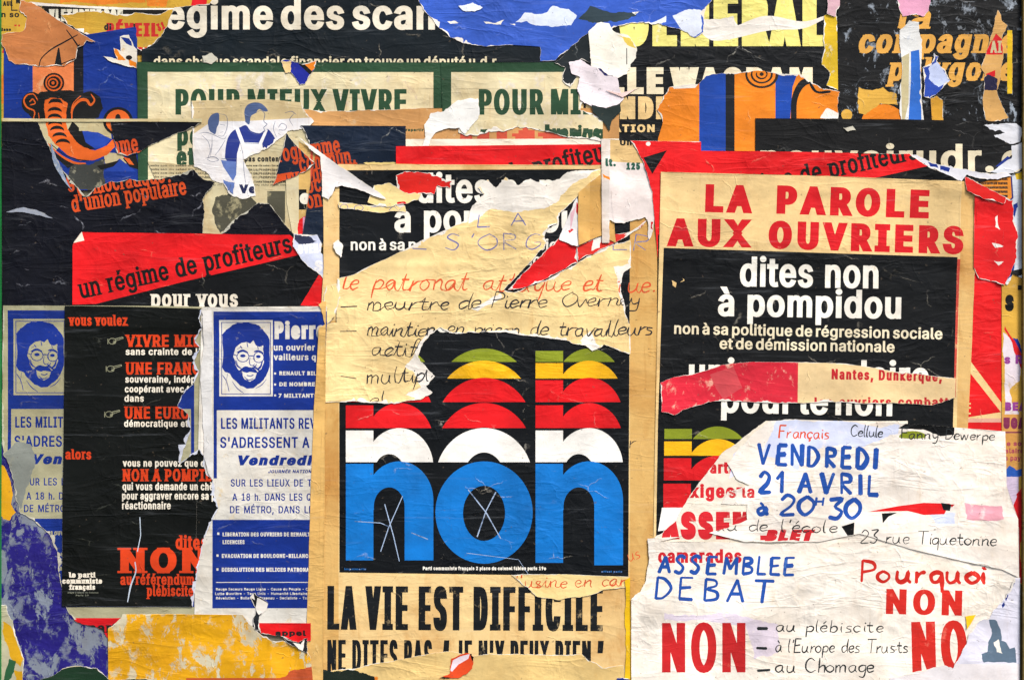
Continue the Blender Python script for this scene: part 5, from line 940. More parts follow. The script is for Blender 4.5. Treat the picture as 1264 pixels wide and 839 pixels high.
# ================================================================== CENTRE: the big poster
C0 = [(399, 240, .4), (414, 236), (418, 203), (744, 204), (760, 235, .6), (806, 232), (811, 250), (812, 850), (379, 850), (380, 740, .3), (388, 520, .3), (396, 395, .3), (400, 330, .3)]
P1_, P2_ = pomp(-399, -103)
C0P = [('margin_tan', bare('#D2A965', .5), rect(777.5, 200, 815, 860) + rect(370, 396, 418, 860)),  # margins in a deeper tan than the sheet
    ('black_panel', BLACK_W, poly((419, 210.5), (778, 209), (775.5, 711), (419, 706))),
    ('lettering', WHTR, P1_), ('lettering', WHTR, P2_),
    ('lettering', WHTR, text('pour le non', 491, 701, 410, 36, 1.8, 1.2, tr=-.03))]
C0P += bands(427, 430, [446.5, 467, 496, 528, 570, 691])
C0P += [('foot', M('#0A70C0', '#E6DCC8', .10, .1, .5, .8, .3), rect(427, 618, 461, 691) + rect(499.5, 618, 535, 691) + rect(661, 618, 695, 694) + rect(733.5, 618, 769, 697)),
    ('lettering', WHTR, text('Parti communiste français 2 place du colonel fabien paris 19e', 522, 674, 703, 4.4, .35, .25)), ('lettering', M('#1B5FA0', None, .3), text('imprimerie', 425, 452, 703, 2.4, .2) + text('offset paris', 742, 768, 706, 2.4, .2)),
    ('lettering', INK, text('LA VIE EST DIFFICILE', 404, 744, 776.5, 54, 3.2, .9, rot=-.3, tr=.03, sw=.45)),
    ('lettering', INK, text("NE DITES PAS  “ JE N'Y PEUX RIEN ”", 404, 745, 828, 39, 1.7, .6, rot=-.2, tr=.02, sw=.42)),
    ('red_rub', M('#D8402A', '#0F1519', .3), [])]
HANDP = hand('LA R', 590, 700, 281, 9, 1.3, rot=3, gap=16, caps=.8, jit=.6)
HANDP2 = hand("DE S'ORGANISER", 484, 798, 308, 10, 1.4, rot=0, caps=.95, gap=4.5, jit=.7)
HANDR = hand('le patronat attaque et tue.', 422, 806, 357, 12, 1.9, rot=-.5, gap=4, shear=.25, join=True, jit=.6)
HANDK = hand('meurtre de Pierre Overney', 454, 789, 384, 9.5, 1.7, rot=1.2, jit=.9, gap=2.6, shear=.25, join=True) + hand('maintien en prison de travailleurs', 453, 803, 414, 9.5, 1.7, jit=.9, gap=2.6, shear=.25, seed=2, join=True) \
    + hand('actif', 458, 512, 439, 10, 1.7, jit=.8, seed=3, shear=.2, join=True) + hand('multiple', 453, 540, 472, 10, 1.7, rot=1, seed=4, jit=.8, shear=.2, join=True) + hand('el', 457, 475, 500, 9, 1.3, seed=5) + line([(421, 379), (441, 378)], 1.3) + line([(420, 409), (440, 408.5)], 1.3) + line([(421, 464), (440, 467)], 1.3)
HANDL = hand('s', 776, 783, 555, 8, 1.2) + hand('us', 778, 792, 692, 7, 1.2, seed=5)
right = lambda L_: [p for p in L_ if min(q[:, 0].min() for q in p) > 774]
C0P += [('handwriting', HP, right(HANDP2)), ('handwriting', HR, right(HANDR)), ('handwriting', HB, right(HANDK)), ('handwriting', HB, hand('r', 777, 784, 553, 9, 1.0)), ('handwriting', HR, hand('us', 777, 792, 693, 9, 1.2, rot=20))]
chalk = M('#A4B8D4', '#0C3A68', .62)
C0P += [('chalk_scratch', chalk, line([(475, 622), (486, 662), (493, 692)], 1.1) + line([(497, 612), (480, 650), (470, 680)], 1.1) + line([(578, 604), (600, 632), (618, 664)], 1.2) + line([(612, 607), (600, 630), (589, 662)], 1.3) + line([(438, 643), (470, 645), (479, 649)], .9) + line([(508, 657), (528, 665)], 1.1) + line([(576, 682), (640, 690), (660, 720)], .6))]
sheet('referendum_poster', 'big tan central poster stacking the word non in green, yellow, red, white and blue', 'poster', C0, CREAM, C0P, folds=[(500, 520, 505, 700, .0006), (395, 765, 770, 768, .0009), (590, 640, 780, 655, .0005)], seed=51)
sheet('torn_strip', 'thin torn cream strip with pencil loops at the top left of the central black panel', 'poster strip',
    [(418, 250, .6), (440, 252, .8), (476, 255, .8), (500, 254, .8), (501, 262, .8), (470, 263, .8), (440, 259, .8), (419, 257, .8)], CREAM_Y, [('handwriting', HP, ring(425, 256, 5, 4, .8) + ring(443, 257, 6, 4, .8) + line([(458, 256), (470, 255)], .8) + stroke([(480, 260), (486, 255), (492, 260), (497, 255)], .8))], fringe=1.5)
scrap('red and white splinter beside the first white word of the central poster', [(489, 217, .6), (500, 212, .8), (530, 214, .8), (545, 220, 1), (558, 224, 1.2), (556, 232, 1), (540, 229, .8), (536, 240, 1), (520, 238, .8), (500, 246, .8), (489, 236, .8)], M('#D42018', '#EFEAE0', .3), [('white_tear', FIBRE, blob([(489, 238), (505, 240), (520, 246), (500, 248), (489, 244)], .8, 2))], fringe=3)
scrap('yellow torn scrap joining the white flap to the central black panel', [(462, 229, 1), (480, 226, 1), (500, 238, 1), (520, 240, 1.2), (516, 247, 1), (500, 252, 1), (478, 256, 1), (454, 250, 1)], CREAM_Y, [('red_spot', RED2, blob([(490, 250), (500, 249), (503, 255), (492, 257)], .7, 3))], fringe=1.5)
scrap('large white torn flap pointing right across the navy poster', [(370, 170, .6), (386, 181, .6), (398, 190, .4), (420, 206, .4), (440, 219, .4), (458, 231, .6), (477, 246, .5), (461, 242, .5), (444, 235, .8), (428, 231, .8), (414, 231, .8), (411, 240, .8), (406, 247, .8), (398, 243, .4), (398, 215, .4), (396, 194, .4), (382, 184, .6)], M('#E3DEDA', '#D2CCC0', .35, .2, .25, .7), fringe=1.5, lift=.0010)

# cream overlay with handwriting
C1 = [(417, 344, .4), (439, 338, .5), (480, 318, .4), (520, 297, .4), (578, 271, .8), (583, 254, 1), (598, 240, 1.4), (590, 232, 1.4), (602, 222, 1.4), (612, 232, 1.4), (624, 219, 1.4), (640, 229, 1.6), (655, 221, 1.6), (674, 230, 1.6), (692, 220, 1.6), (700, 213, 1), (742, 209, .6), (745, 214, .8), (726, 234, .8), (706, 250, .8), (692, 262, .8), (688, 276, .8), (676, 282, 1), (672, 292, 1), (674, 300, 1), (664, 312, 1), (650, 328, 1), (637, 342, 1), (622, 358, .6), (634, 361, .8), (650, 354, .8), (676, 345, .8), (700, 332, .8), (730, 314, .8), (752, 304, .8), (778, 296, .8), (779, 330, .5), (770, 336, 1.4), (766, 352, 1.6), (770, 372, 1.6), (774, 392, 1.4), (778, 402, .6), (778, 437, .5), (768, 434, .8), (745, 425, 1), (731, 433, 1.2), (722, 426, 1), (700, 420, .8), (640, 413, 1), (600, 409, 1.4), (575, 411, 1.2), (544, 404, 1.2), (530, 414, 1.4), (522, 424, 1.4), (516, 440, 1.4), (524, 450, 1.4), (537, 464, 1.2), (526, 476, 1.2), (534, 484, 1), (516, 493, 1), (480, 498, .8), (440, 495, .6), (419, 496, .3), (397, 496), (399, 400, .4), (416, 398, .4)]
C1m = M('#E9CD90', '#E0C48A', .5, .5, .3, 1.1, .5)
sheet('handwritten_sheet', 'cream sheet pasted over the central poster, handwritten in red and black and ripped across', 'paper sheet', C1, C1m, [
    ('white_tear', FIBRE, blob([(578, 276), (583, 254), (598, 240), (590, 225), (612, 224), (650, 218), (700, 210), (738, 208), (724, 220), (700, 235), (690, 248), (672, 258), (640, 262), (606, 258), (596, 266)], 2, 3) + blob([(757, 329), (780, 326), (780, 400), (772, 392), (766, 372), (762, 350)], 2, 8) + blob([(716, 420), (728, 408), (736, 424), (780, 436), (760, 434), (742, 426), (731, 434)], 1, 9)
        + blob([(582, 381), (606, 368), (618, 362), (620, 366), (604, 376), (590, 384)], .8, 5)),
    ('white_tear', FIBRE, blob([(516, 424), (530, 406), (540, 408), (524, 420), (524, 438), (538, 460), (545, 466), (528, 474), (534, 484), (518, 492), (500, 488), (520, 478), (512, 460), (500, 452), (510, 440)], 1, 4)),
    ('handwriting', HP, HANDP + HANDP2), ('handwriting', HR, HANDR), ('handwriting', HB, HANDK)], fringe=3, lift=.0007, folds=[(430, 330, 780, 318, .0012), (580, 270, 690, 285, .0008), (420, 360, 560, 352, .0008), (540, 300, 780, 300, .0006)], seed=57)
scrap('red torn wedge lying in the rip of the handwritten sheet', [(627, 358, .8), (645, 338, .8), (662, 322, .8), (680, 304, .8), (690, 294, .6), (713, 303, .3), (713, 324, .8), (696, 332, .8), (672, 345, .8), (650, 354, .8)], REDP, fringe=2.6, lift=.0007)
scrap('thin red and white splinter reaching right from the red wedge', [(712, 306, .6), (724, 297, .6), (745, 292, .6), (760, 289, .6), (778, 286, .6), (794, 274, .6), (798, 272, .5), (790, 282, .6), (770, 294, .6), (752, 303, .8), (732, 314, .8), (714, 322, .8)], M('#D02A20', '#EFE6DC', .3), [('white_patch', FIBRE, blob([(733, 292), (744, 291), (740, 306), (730, 310)], .8, 2) + poly((770, 290), (798, 272), (780, 290)))], fringe=2.4)
scrap('white folded scrap with a red spot above the red wedge', [(690, 296, .6), (694, 284, .6), (702, 266, .6), (712, 244, .6), (717, 262, .4), (714, 304, .4), (704, 302, .4)], M('#E6E1DE', '#D8D2CC', .3), [('red_spot', RED2, blob([(701, 285), (706, 282), (708, 284), (703, 288)], .4, 2) + poly((711.5, 250), (714, 252), (713, 266), (711, 262))), ('pink_smear', M('#E2B4BC', '#E6E1DE', .4), poly((704, 264), (711, 254), (704, 286)))], fringe=.8, lift=.0007)
sheet('tan_patch', 'tan paper patch between the rip and the whitish square, right of centre', 'paper scrap', [(714, 238, .5), (745, 212), (752, 205), (760, 300), (742, 291, .6), (714, 303, .4)], M('#CFA25A', '#D8B87C', .45, .5), [('tan_fold', bare('#C89A55', .5), rect(728, 222, 744, 300))])  # upright strip in a slightly deeper tan
sheet('whitish_patch', 'whitish square patch with faded green print, between the two large posters', 'paper scrap',
    [(742, 172), (786, 175, .5), (796, 196, .8), (805, 218, .8), (808, 240, .8), (807, 262, .8), (806, 284, .8), (801, 296, .8), (799, 272, .8), (796, 268, 1), (770, 276, 1), (752, 272, .6), (752, 300), (743, 300)], M('#E6D9D2', '#DCCFC4', .4, .2, .25, .7), [
    ('tan_top', M('#DDB97C', '#D9C494', .4), poly((753, 170), (787, 172), (796, 196), (797, 202), (753, 200))), ('grey_fold', bare('#D8CEC4', .4), rect(742, 172, 752, 302)),
    ('lettering', KSOFT, text('Un s', 765, 790, 180, 8, .8, .5)), ('lettering', M('#2A5A48', '#B0B8A8', .4), text('lt.', 747, 760, 206, 10, 1.2) + text('125', 773, 790, 210, 9, 1.0)), ('orange_spot', ORG, blob([(743, 215), (752, 219), (753, 223), (745, 220)], .6, 2)), ('red_edge', RED2, blob([(803, 222), (807, 225), (806, 236), (803, 232)], .6, 4) + blob([(803, 274), (807, 274), (806, 284), (803, 282)], .5, 5))], fringe=1.6)
scrap('small tan and red scrap below the left edge of the handwritten sheet', [(404, 352, 1), (416, 350, 1), (420, 365, 1), (414, 390, 1), (400, 402, .8), (399, 380, .8)], CREAM_Y, fringe=1)
# bottom of the central poster
scrap('crumpled cream flap with red handwriting over the tops of the tall black letters', [(631, 709, .5), (700, 708, .3), (776, 711, .3), (777, 716), (776, 724, .6), (745, 727, .8), (722, 735, .8), (690, 740, .8), (664, 736, .8), (646, 722, .8)], CREAM_Y, [('handwriting', HR, hand("l'usine en car", 636, 772, 725, 8, 1.4, rot=1, gap=4, jit=.8, join=True))], fringe=.8, lift=.0010)
scrap('wide cream remnant torn along the bottom edge below the tall black letters', [(378, 860), (398, 832, 1), (412, 826, 1), (440, 824, .8), (470, 817, .8), (500, 812, .8), (530, 806, .8), (556, 803, .8), (580, 810, .8), (604, 806, .8), (660, 807, .8), (718, 806, .8), (728, 815, .8), (745, 824, .8), (770, 820, .8), (776, 860)], M('#DDBE7C', '#D0AC68', .45, .4, .3, 1.2, .5), fringe=1, lift=.0007)
scrap('dark green black scrap at the foot of the central poster', [(382, 850), (386, 832, .8), (394, 825, .8), (412, 828, 1), (430, 825, 1), (448, 829, 1), (466, 834, .8), (466, 850)], M('#18221A', '#4C5648', .25), [('orange_edge', ORG, blob([(462, 833), (484, 836), (478, 845), (464, 845)], 1, 3))], fringe=0)
scrap('little orange and white torn corner near the bottom of the central poster', [(557, 812, .8), (566, 808, .8), (578, 805, .8), (585, 810, .6), (583, 824, .6), (578, 829, .6), (566, 836, .6), (556, 836, .6), (542, 836, .5), (556, 830, .5)], M('#D8481E', '#E0A080', .25), [('white_patch', M('#E6D4DC', '#D8C8C8', .3), poly((556, 826), (559, 814), (568, 809), (580, 806), (578, 812), (566, 819), (558, 828))), ('black_edge', BLACK, blob([(541, 833), (556, 835), (552, 839), (546, 838)], .4, 2) + poly((580, 806), (586, 811), (583, 815)))], fringe=0, lift=.0007)
sheet('yellow_strip', 'thin yellow strip down the right edge of the central poster', 'poster strip', [(771, 716, .6), (777.5, 712), (778.5, 850), (770, 850), (773, 800, 1), (771, 760, 1)], M('#E2B414', '#E8CC7C', .35, .2))
scrap('tiny blue corner at the foot of the thin yellow strip', [(761, 836, .5), (768, 835, .5), (777, 837, .5), (775, 850), (764, 850)], BLUE, fringe=.6)

# ================================================================== LEFT: blue notices and the black poster
I_M = M('#211A6C', '#78808C', .62, .3, .5, 1.0, .4, .62)
sheet('flaking_sheet', 'indigo sheet flaking to grey in the bottom left corner', 'poster', [(-40, 540, 1), (4, 545), (60, 600), (140, 700), (160, 760), (160, 880), (-40, 880)], I_M, [('yellow_patch', M('#D9A01A', '#C8B070', .3), blob([(-10, 572), (4, 574), (12, 590), (16, 608), (14, 622), (20, 632), (12, 642), (4, 640), (-10, 625)], 1.4, 3))], seed=61)
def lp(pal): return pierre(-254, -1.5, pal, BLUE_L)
B_LEFT = [(4.5, 377), (200, 377.5), (266, 379), (266, 768), (96, 768, .6), (86, 757, .8), (79, 738, .8), (73, 706, .8), (71, 680, .8), (62, 660, .8), (44, 643, .8), (24, 631, 1), (19, 612, 1), (17, 592, 1), (12, 574, 1), (5, 562, 1), (3, 540, .6)]
LP = M('#A09C7C', '#918A68', .35, .4, .25, .6, .2)  # left notice paper: dimmer light on this side put into its colour
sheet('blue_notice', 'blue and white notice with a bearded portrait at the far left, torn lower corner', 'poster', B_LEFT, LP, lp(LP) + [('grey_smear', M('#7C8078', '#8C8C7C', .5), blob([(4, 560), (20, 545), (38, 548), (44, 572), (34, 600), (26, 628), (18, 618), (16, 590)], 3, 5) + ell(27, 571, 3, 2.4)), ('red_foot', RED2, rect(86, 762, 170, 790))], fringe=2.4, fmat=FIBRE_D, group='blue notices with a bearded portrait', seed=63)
BP = M('#D3CFC4', '#CDB88E', .45, .4, .25, .7, .2)
sheet('blue_notice', 'blue and white notice with a bearded portrait, its right side under the tan margin', 'poster',
    [(249, 383), (250, 379), (404, 378), (404, 400), (398, 500), (392, 770), (350, 772, .8), (240, 772)], BP, pierre(0, 0, BP, BLUE) + [('grey_strip', FIBRE, rect(249, 384, 262, 640))], group='blue notices with a bearded portrait', seed=65)
sheet('margin_overlap', 'ochre paper margin overlapping the right side of the second blue notice', 'poster strip', [(394, 376, 1), (398, 372, .6), (403, 372), (402, 500), (399, 850), (378, 850), (379, 765, .3), (383, 640, .3), (388, 500, .3), (394, 405, .5), (402, 400, 1)], M('#D3A962', '#D8B87A', .45, .45, .25, .8, .3), fringe=0)
def point_hand(x, y):
    return ring(x + 5, y, 5, 4, .8) + line([(x + 8, y - 2.6), (x + 18, y - 5)], .9) + line([(x + 9, y - .4), (x + 18, y - 3.4)], .8) + line([(x + 18, y - 5), (x + 18.4, y - 3.2)], .8) + stroke([(x + 6, y - 1), (x + 9, y + .4), (x + 6, y + 1.6), (x + 9, y + 2.4), (x + 6, y + 3.4)], .8) + line([(x - .5, y - 3), (x - .5, y + 3.6)], .9)
V = [(81, 377.5), (160, 378.5), (250, 381, .8), (247, 395, 1), (250, 405, 1.2), (241, 420, 1.4), (248, 430, 1.2), (240, 445, 1.4), (246, 458, 1.4), (240, 474, 1.4), (226, 486, 1.2), (220, 502, 1.2), (232, 510, 1.4), (236, 528, 1.2), (230, 548, 1), (223, 572, .6), (233, 564, .8), (246, 554, 1), (252, 562, 1), (254, 582, 1), (263, 592, 1), (266, 612, .8), (270, 626, .6), (262, 642, .6), (252, 664, .6), (247, 690, .6), (243, 716, .6), (238, 748), (77, 747.5), (78, 600)]
VP = [('lettering', ORINK2, text('vous voulez', 86, 158, 402, 13.5, .8, .5, slab=1.0)),
    ('lettering', ORINK2, text('VIVRE MIEUX', 156, 273, 428, 15, .95, .6, slab=1.1)), ('lettering', ORINK2, text('UNE FRANCE', 156, 258, 462, 15, .95, .6, slab=1.1)), ('lettering', ORINK2, text('UNE EUROPE', 154.5, 254, 516.5, 15, .95, .6, slab=1.1)),
    ('lettering', ORINK2, text('alors', 81, 113, 566.5, 12.5, .8, .5, slab=.9)), ('lettering', ORINK2, text('NON A POMPIDOU', 152, 285, 593.5, 15, .95, .6, slab=1.1)),
    ('lettering', ORINK2, text('dites', 217, 256, 677, 17, 1.0, .7, slab=1.2)), ('lettering', ORINK2, text('NON', 149, 255, 706.5, 31, 3.4, 1.6, slab=3.6, tr=.03)), ('lettering', ORINK2, text('au référendum', 149, 240, 721, 13.5, .75, .5, slab=.9)), ('lettering', ORINK2, text('plébiscite', 182, 239, 735, 13.5, .75, .5, slab=.9)),
    ('lettering', WHT, text('sans crainte de l\'avenir', 155.5, 282, 438, 8.5, .45, .3)), ('lettering', WHT, text('souveraine, indépendante', 155, 281, 472, 8.5, .45, .3) + text('coopérant avec tous', 154.5, 251, 484, 8.5, .45, .3) + text('dans', 154, 178, 495.5, 8.5, .45, .3)), ('lettering', WHT, text('démocratique et paci', 153.5, 256, 526.5, 8.5, .45, .3)),
    ('lettering', WHT, text('vous ne pouvez que dire', 152, 266, 575.5, 9, .5, .3)), ('lettering', WHT, text('qui vous demande un chèque', 151.5, 280, 604.5, 9.5, .5, .3) + text('pour aggraver encore sa politique', 151, 300, 616, 9.5, .5, .3) + text('réactionnaire', 151, 211, 628, 9.5, .5, .3)),
    ('lettering', WHT, text('le parti', 86, 118, 712, 6.5, .7, .4, slab=.8) + text('communiste', 77.5, 126.5, 719.5, 6.5, .7, .4, slab=.8) + text('français', 86, 118, 727, 6.5, .7, .4, slab=.8)), ('lettering', M('#6E7060', None, .3), text('siège 2 place du Colonel', 84, 122, 731.5, 2, .15) + text('Paris 19', 94, 110, 735, 2, .15)),
    ('pointing_hand', M('#8C8C70', '#121611', .3), point_hand(134, 421)), ('pointing_hand', M('#8C8C70', '#121611', .3), point_hand(132, 455)), ('pointing_hand', M('#8C8C70', '#121611', .3), point_hand(130, 511)),
    ('white_scratch', M('#B8C4D0', '#121611', .4), line([(173, 638), (174, 660), (170, 680)], 1.1) + stroke([(167, 693), (168, 705), (162, 722), (158, 742)], 1.6))]
sheet('black_poster', 'tall black poster at left listing promises in orange and white, its right edge ragged', 'poster', V, VBLK, VP, fringe=4.5, fmat=M('#C9CCD6', '#9CA6C4', .5, .2, .2, .8, .1), seed=67, lift=.0007)
scrap('white torn strip down the seam between the black poster and the second blue notice', [(250, 383, .8), (262, 383), (263, 440, .5), (262, 520, .5), (263, 592, .8), (258, 584, .8), (252, 560, 1), (251, 520, .8), (248, 470, 1), (252, 430, 1)], M('#D2D0CC', '#B8B4A8', .4), name='torn_strip', cat='poster strip', fringe=1)
# bottom left
sheet('red_strip', 'red strip under the left blue notice with a word half flaked away', 'poster strip', [(92, 764, .5), (200, 762), (200, 800), (140, 800, 1), (126, 776, 1), (100, 768, .8)], RED2, [('lettering', KSOFT, text('parti', 110, 150, 780, 12, 1, .7, slab=1))])
sheet('red_strip', 'red strip under the second blue notice beside the tan margin', 'poster strip', [(318, 768), (384, 768), (384, 790, 1), (368, 792, 1), (346, 784, 1), (322, 781, .8)], REDP, [('lettering', KSOFT, text('appel', 340, 378, 784, 7, .8))], fringe=1.5)
sheet('flaking_sheet', 'yellow and cream flaking sheet along the bottom left', 'poster',
    [(134, 775, .8), (150, 762, .8), (152, 757), (215, 757), (300, 758, .8), (312, 772, 1), (322, 782, 1), (336, 790, 1), (350, 790, .8), (372, 796, .8), (384, 812), (390, 870), (134, 870)], M('#D89E10', '#C6BDA0', .55, .5, .3, .9, .3, .60), [('yellow_square', M('#DFA21A', '#C8A860', .15), blob([(335, 798), (356, 798), (358, 822), (356, 832), (336, 830)], .8, 3) + blob([(358, 812), (374, 812), (378, 826), (360, 832)], 1.4, 4)), ('orange_foot', M('#B8502A', '#B8A070', .35), blob([(362, 826), (392, 818), (394, 845), (300, 845), (340, 838)], 1.6, 5) + rect(230, 836, 400, 860))], fringe=1, seed=71)
scrap('black and white crack of torn paper between the yellow sheet and the blue notice', [(309, 736, .6), (314, 731, .6), (320, 736, .8), (331, 744, 1), (329, 752, 1), (320, 760, .8), (321, 778, .6), (315, 776, .5), (313, 762, .5), (316, 750, .5)], M('#14181C', '#3A4450', .2), [('white_patch', FIBRE, blob([(318, 737), (331, 744), (329, 753), (320, 758)], 1, 3) + poly((309, 736), (313, 731), (315, 740)))], fringe=.8)
scrap('black and white splinters left of the foot of the tan margin', [(350, 785, .8), (368, 792, 1), (380, 786, 1), (380, 806, 1), (370, 800, 1), (356, 793, .8)], M('#1A1C20', '#C8C0B0', .35), [('white_patch', FIBRE, blob([(362, 792), (372, 794), (376, 788), (374, 802), (368, 798)], 1, 3))], fringe=1)
scrap('cream and yellow scrap in the very bottom left corner', [(-30, 738, 1), (8, 746, 1), (16, 765, 1), (24, 795, 1), (30, 812, 1), (30, 870), (-30, 870)], M('#B5AF92', '#9C9676', .4, .5, .25, .8), [('yellow_stripe', M('#CC9A18', '#B5AF92', .3), blob([(4, 766), (14, 772), (22, 795), (29, 812), (26, 822), (14, 812), (6, 790)], 1.2, 3) + blob([(18, 826), (30, 828), (28, 845), (18, 845)], 1, 4)), ('green_patch', M('#2A5A38', '#6A7A58', .3), blob([(12, 812), (20, 815), (18, 828), (10, 845), (4, 845)], 1, 5))], fringe=1.4)
scrap('dark green sliver along the bottom edge below the indigo sheet', [(28, 845), (56, 836, .8), (78, 824, .8), (100, 821, .8), (120, 824, .8), (136, 838, .8), (190, 838), (190, 860), (28, 860)], M('#16321E', '#3A5A40', .25), [('tan_edge', CREAM_D, stroke([(56, 835), (80, 823.5), (102, 821), (122, 824)], 1.6))], fringe=.8)

# ================================================================== RIGHT
sheet('red_column_poster', 'deep red poster column at right with a straw coloured diagonal bar', 'poster', [(1180, 200), (1190, 218), (1240, 232), (1239, 350), (1238, 560), (1180, 560)], REDP, [
    ('straw_bar', CREAM, poly((1194, 445), (1198, 446), (1238, 500), (1238, 512), (1194, 456)) + poly((1180, 517), (1238, 508), (1238, 516), (1180, 523))), ('pale_wash', M('#E0A890', '#D8584C', .4), rect(1190, 516, 1238, 521)), ('cream_lettering', CREAM, rect(1193, 497, 1198, 499) + rect(1193, 502, 1198, 504) + rect(1193, 509, 1198, 511))], seed=81)
sheet('theatre_strip', 'ragged strip of ochre and white posters with purple lettering along the right edge', 'poster strip', [(1236, 330), (1264, 330), (1264, 720), (1236, 720)], M('#C99C3C', '#C9B078', .45, .5), [
    ('black_mark', BLACK, rect(1244, 327, 1264, 334) + text('S', 1240, 1251, 384, 20, 2.6) + rect(1256, 352, 1261, 358)), ('white_field', M('#D8CCD2', '#C8B08C', .45, .3), blob([(1238, 410), (1252, 424), (1260, 440), (1258, 470), (1246, 480), (1250, 500), (1262, 520), (1238, 520)], 2.2, 3)),
    ('blue_patch', BLUE, blob([(1250, 417), (1256, 418), (1262, 436), (1258, 436)], 1, 4)), ('red_edge', RED2, blob([(1240, 402), (1250, 418), (1262, 440), (1262, 460), (1258, 450), (1250, 428), (1239, 406)], .8, 5)),
    ('lettering', M('#8A3A86', '#C8A8B8', .3), text('s R', 1239, 1262, 449, 11, 1.1) + text('BEAU', 1240, 1276, 507, 11, 1.4)), ('ochre_field', M('#C8914A', '#CFA86C', .4), rect(1236, 511, 1266, 580)), ('lettering', M('#7A2A4C', '#C8914A', .25), text('UGALO', 1238, 1282, 529, 14, 1.6) + rect(1238, 532.5, 1266, 534.2)), ('lettering', M('#A03A54', '#C8914A', .35), text('e sont', 1242, 1270, 550, 6, .5) + text('alaire.', 1240, 1266, 559, 6, .4) + text('s pay.', 1240, 1262, 568, 6, .4)),
    ('blue_splash', M('#2454A8', '#C8D0E0', .35), blob([(1238, 584), (1246, 574), (1254, 580), (1262, 578), (1262, 586), (1246, 588), (1240, 596)], 1.6, 6)), ('pale_lilac', M('#C8B6CC', '#D8D0D8', .4), rect(1240, 588, 1257, 640)), ('red_fray', RED2, blob([(1254, 610), (1261, 600), (1262, 720), (1254, 716), (1256, 680), (1252, 650)], 2.2, 7) + blob([(1250, 700), (1260, 690), (1262, 712), (1252, 712)], 1, 8))], seed=83)
sheet('white_fray', 'frayed white and blue paper along the right edge below the flaking black poster', 'paper scrap', [(1240, 208, 2), (1262, 204), (1264, 345), (1250, 338, 2), (1242, 352, 1), (1236, 346)], M('#C6CCD4', '#D8DCE0', .45, .2), [('blue_patch', BLUE, blob([(1243, 330), (1252, 326), (1250, 340), (1238, 350), (1238, 346)], 1.4, 2) + blob([(1246, 256), (1256, 250), (1252, 268)], 1.6, 3)), ('yellow_patch', M('#D8B020', '#C0A040', .3), blob([(1252, 214), (1262, 212), (1262, 222), (1254, 222)], 1, 4)), ('black_patch', BLACK, blob([(1246, 334), (1264, 330), (1264, 338), (1250, 344)], 1, 5)), ('lettering', RED2, text('E', 1260, 1266, 246, 9, .9))], fringe=2)
scrap('orange label with rows of small black print above the red column', [(1190, 212), (1248, 216), (1250, 245), (1240, 252, 1), (1192, 236, 1)], M('#E08A2C', '#D8A860', .25), [('lettering', KSOFT, [pc for i in range(5) for pc in text('MENSUELLE REVUE DU TRAVAIL', 1194 + i * 6, 1243, 223 + i * 5.2, 3, .5, .3)]), ('navy_edge', M('#26286C', '#707080', .25), poly((1246, 210), (1258, 214), (1254, 240), (1248, 256), (1240, 252), (1248, 244)))], name='paper_label', cat='label', fringe=.8)
sheet('black_strip', 'broad black strip with large cream lettering cut through by torn white paper, right', 'poster strip',
    [(932, 146.5), (1100, 147.5), (1262, 151), (1262, 212, 1.2), (1240, 220, 1.2), (1200, 225, 1), (1184, 226), (932, 226)], M('#08090A', '#8C8A84', .14, .3, .5, .7, .3), [
    ('lettering', M('#D9CDAE', '#B8A888', .25, .4), text('pouvoirudr. c.d.p.', 938, 1375, 213, 35, 2.2, 1.2, tr=0, sw=.1)),
    ('white_tear', M('#D6D8DE', '#C0C4CC', .4), blob([(1214, 155), (1254, 153), (1262, 160), (1258, 176), (1246, 178), (1228, 170), (1226, 167), (1240, 164), (1216, 156)], 1.6, 3) + blob([(1248, 180), (1262, 176), (1262, 206), (1250, 214), (1238, 216), (1220, 212), (1240, 200), (1248, 196)], 1.8, 4)), ('blue_slash', BLUE, poly((1228, 206), (1243, 193), (1247, 195), (1232, 206)))], seed=85)
scrap('long white and blue torn sliver under the cream letters at right', [(1085, 192, .5), (1110, 193, .8), (1132, 192, .8), (1150, 202, .8), (1170, 206, .8), (1186, 209, 1), (1214, 214, 1), (1242, 214, 1), (1248, 218, .8), (1230, 222, 1), (1206, 220, 1), (1192, 216, .8), (1186, 224, .8), (1164, 215, .8), (1146, 206, .8), (1132, 198, .8), (1105, 199, .6)], M('#D9D8DE', '#B8BCCC', .4), [('blue_patch', BLUE, blob([(1145, 200), (1156, 203), (1158, 208), (1148, 206)], .8, 2) + blob([(1160, 205), (1172, 208), (1170, 213), (1160, 210)], .8, 3))], name='torn_sliver', fringe=.6)
sheet('red_wedge_poster', 'red poster with slanting black headline just above the red capitals, right', 'poster',
    [(778, 174, .5), (865, 175), (865, 186.5), (932, 187), (1085, 190, .4), (1122, 190, .6), (1144, 205, .6), (1184, 224), (1184, 320), (812, 320), (806, 250, .8), (798, 212, .8), (788, 190, .6)], BLACK, [
    ('red_wedge', REDP, poly((770, 170), (1124, 184), (1146, 205), (1075, 221), (812, 290), (812, 330), (780, 330))), ('black_triangle', BLACK, poly((794, 195), (823, 186), (805, 215))),
    ('lettering', M('#14110F', '#8A2018', .16), regime(771, -115)), ('white_spot', FIBRE, ell(800, 178, 3, 2.6))], fringe=1, seed=87)
Q1, Q2 = pomp(0, 0, .9)
ends_r = [542, 564, 592, 626]
RN = []
for (c, t, e) in (('#7F8A1E', 0, 15.5), ('#E9AE12', 15.5, 36), ('#C9141A', 36, 66.5), ('#CB151B', 67.5, 104)):
    RN.append(('letter', M(c, '#E6DCC8', .10, .1, .5, .8, .3), non_letter('n', 820 - t * .02, 526 + t, 526 + e)))
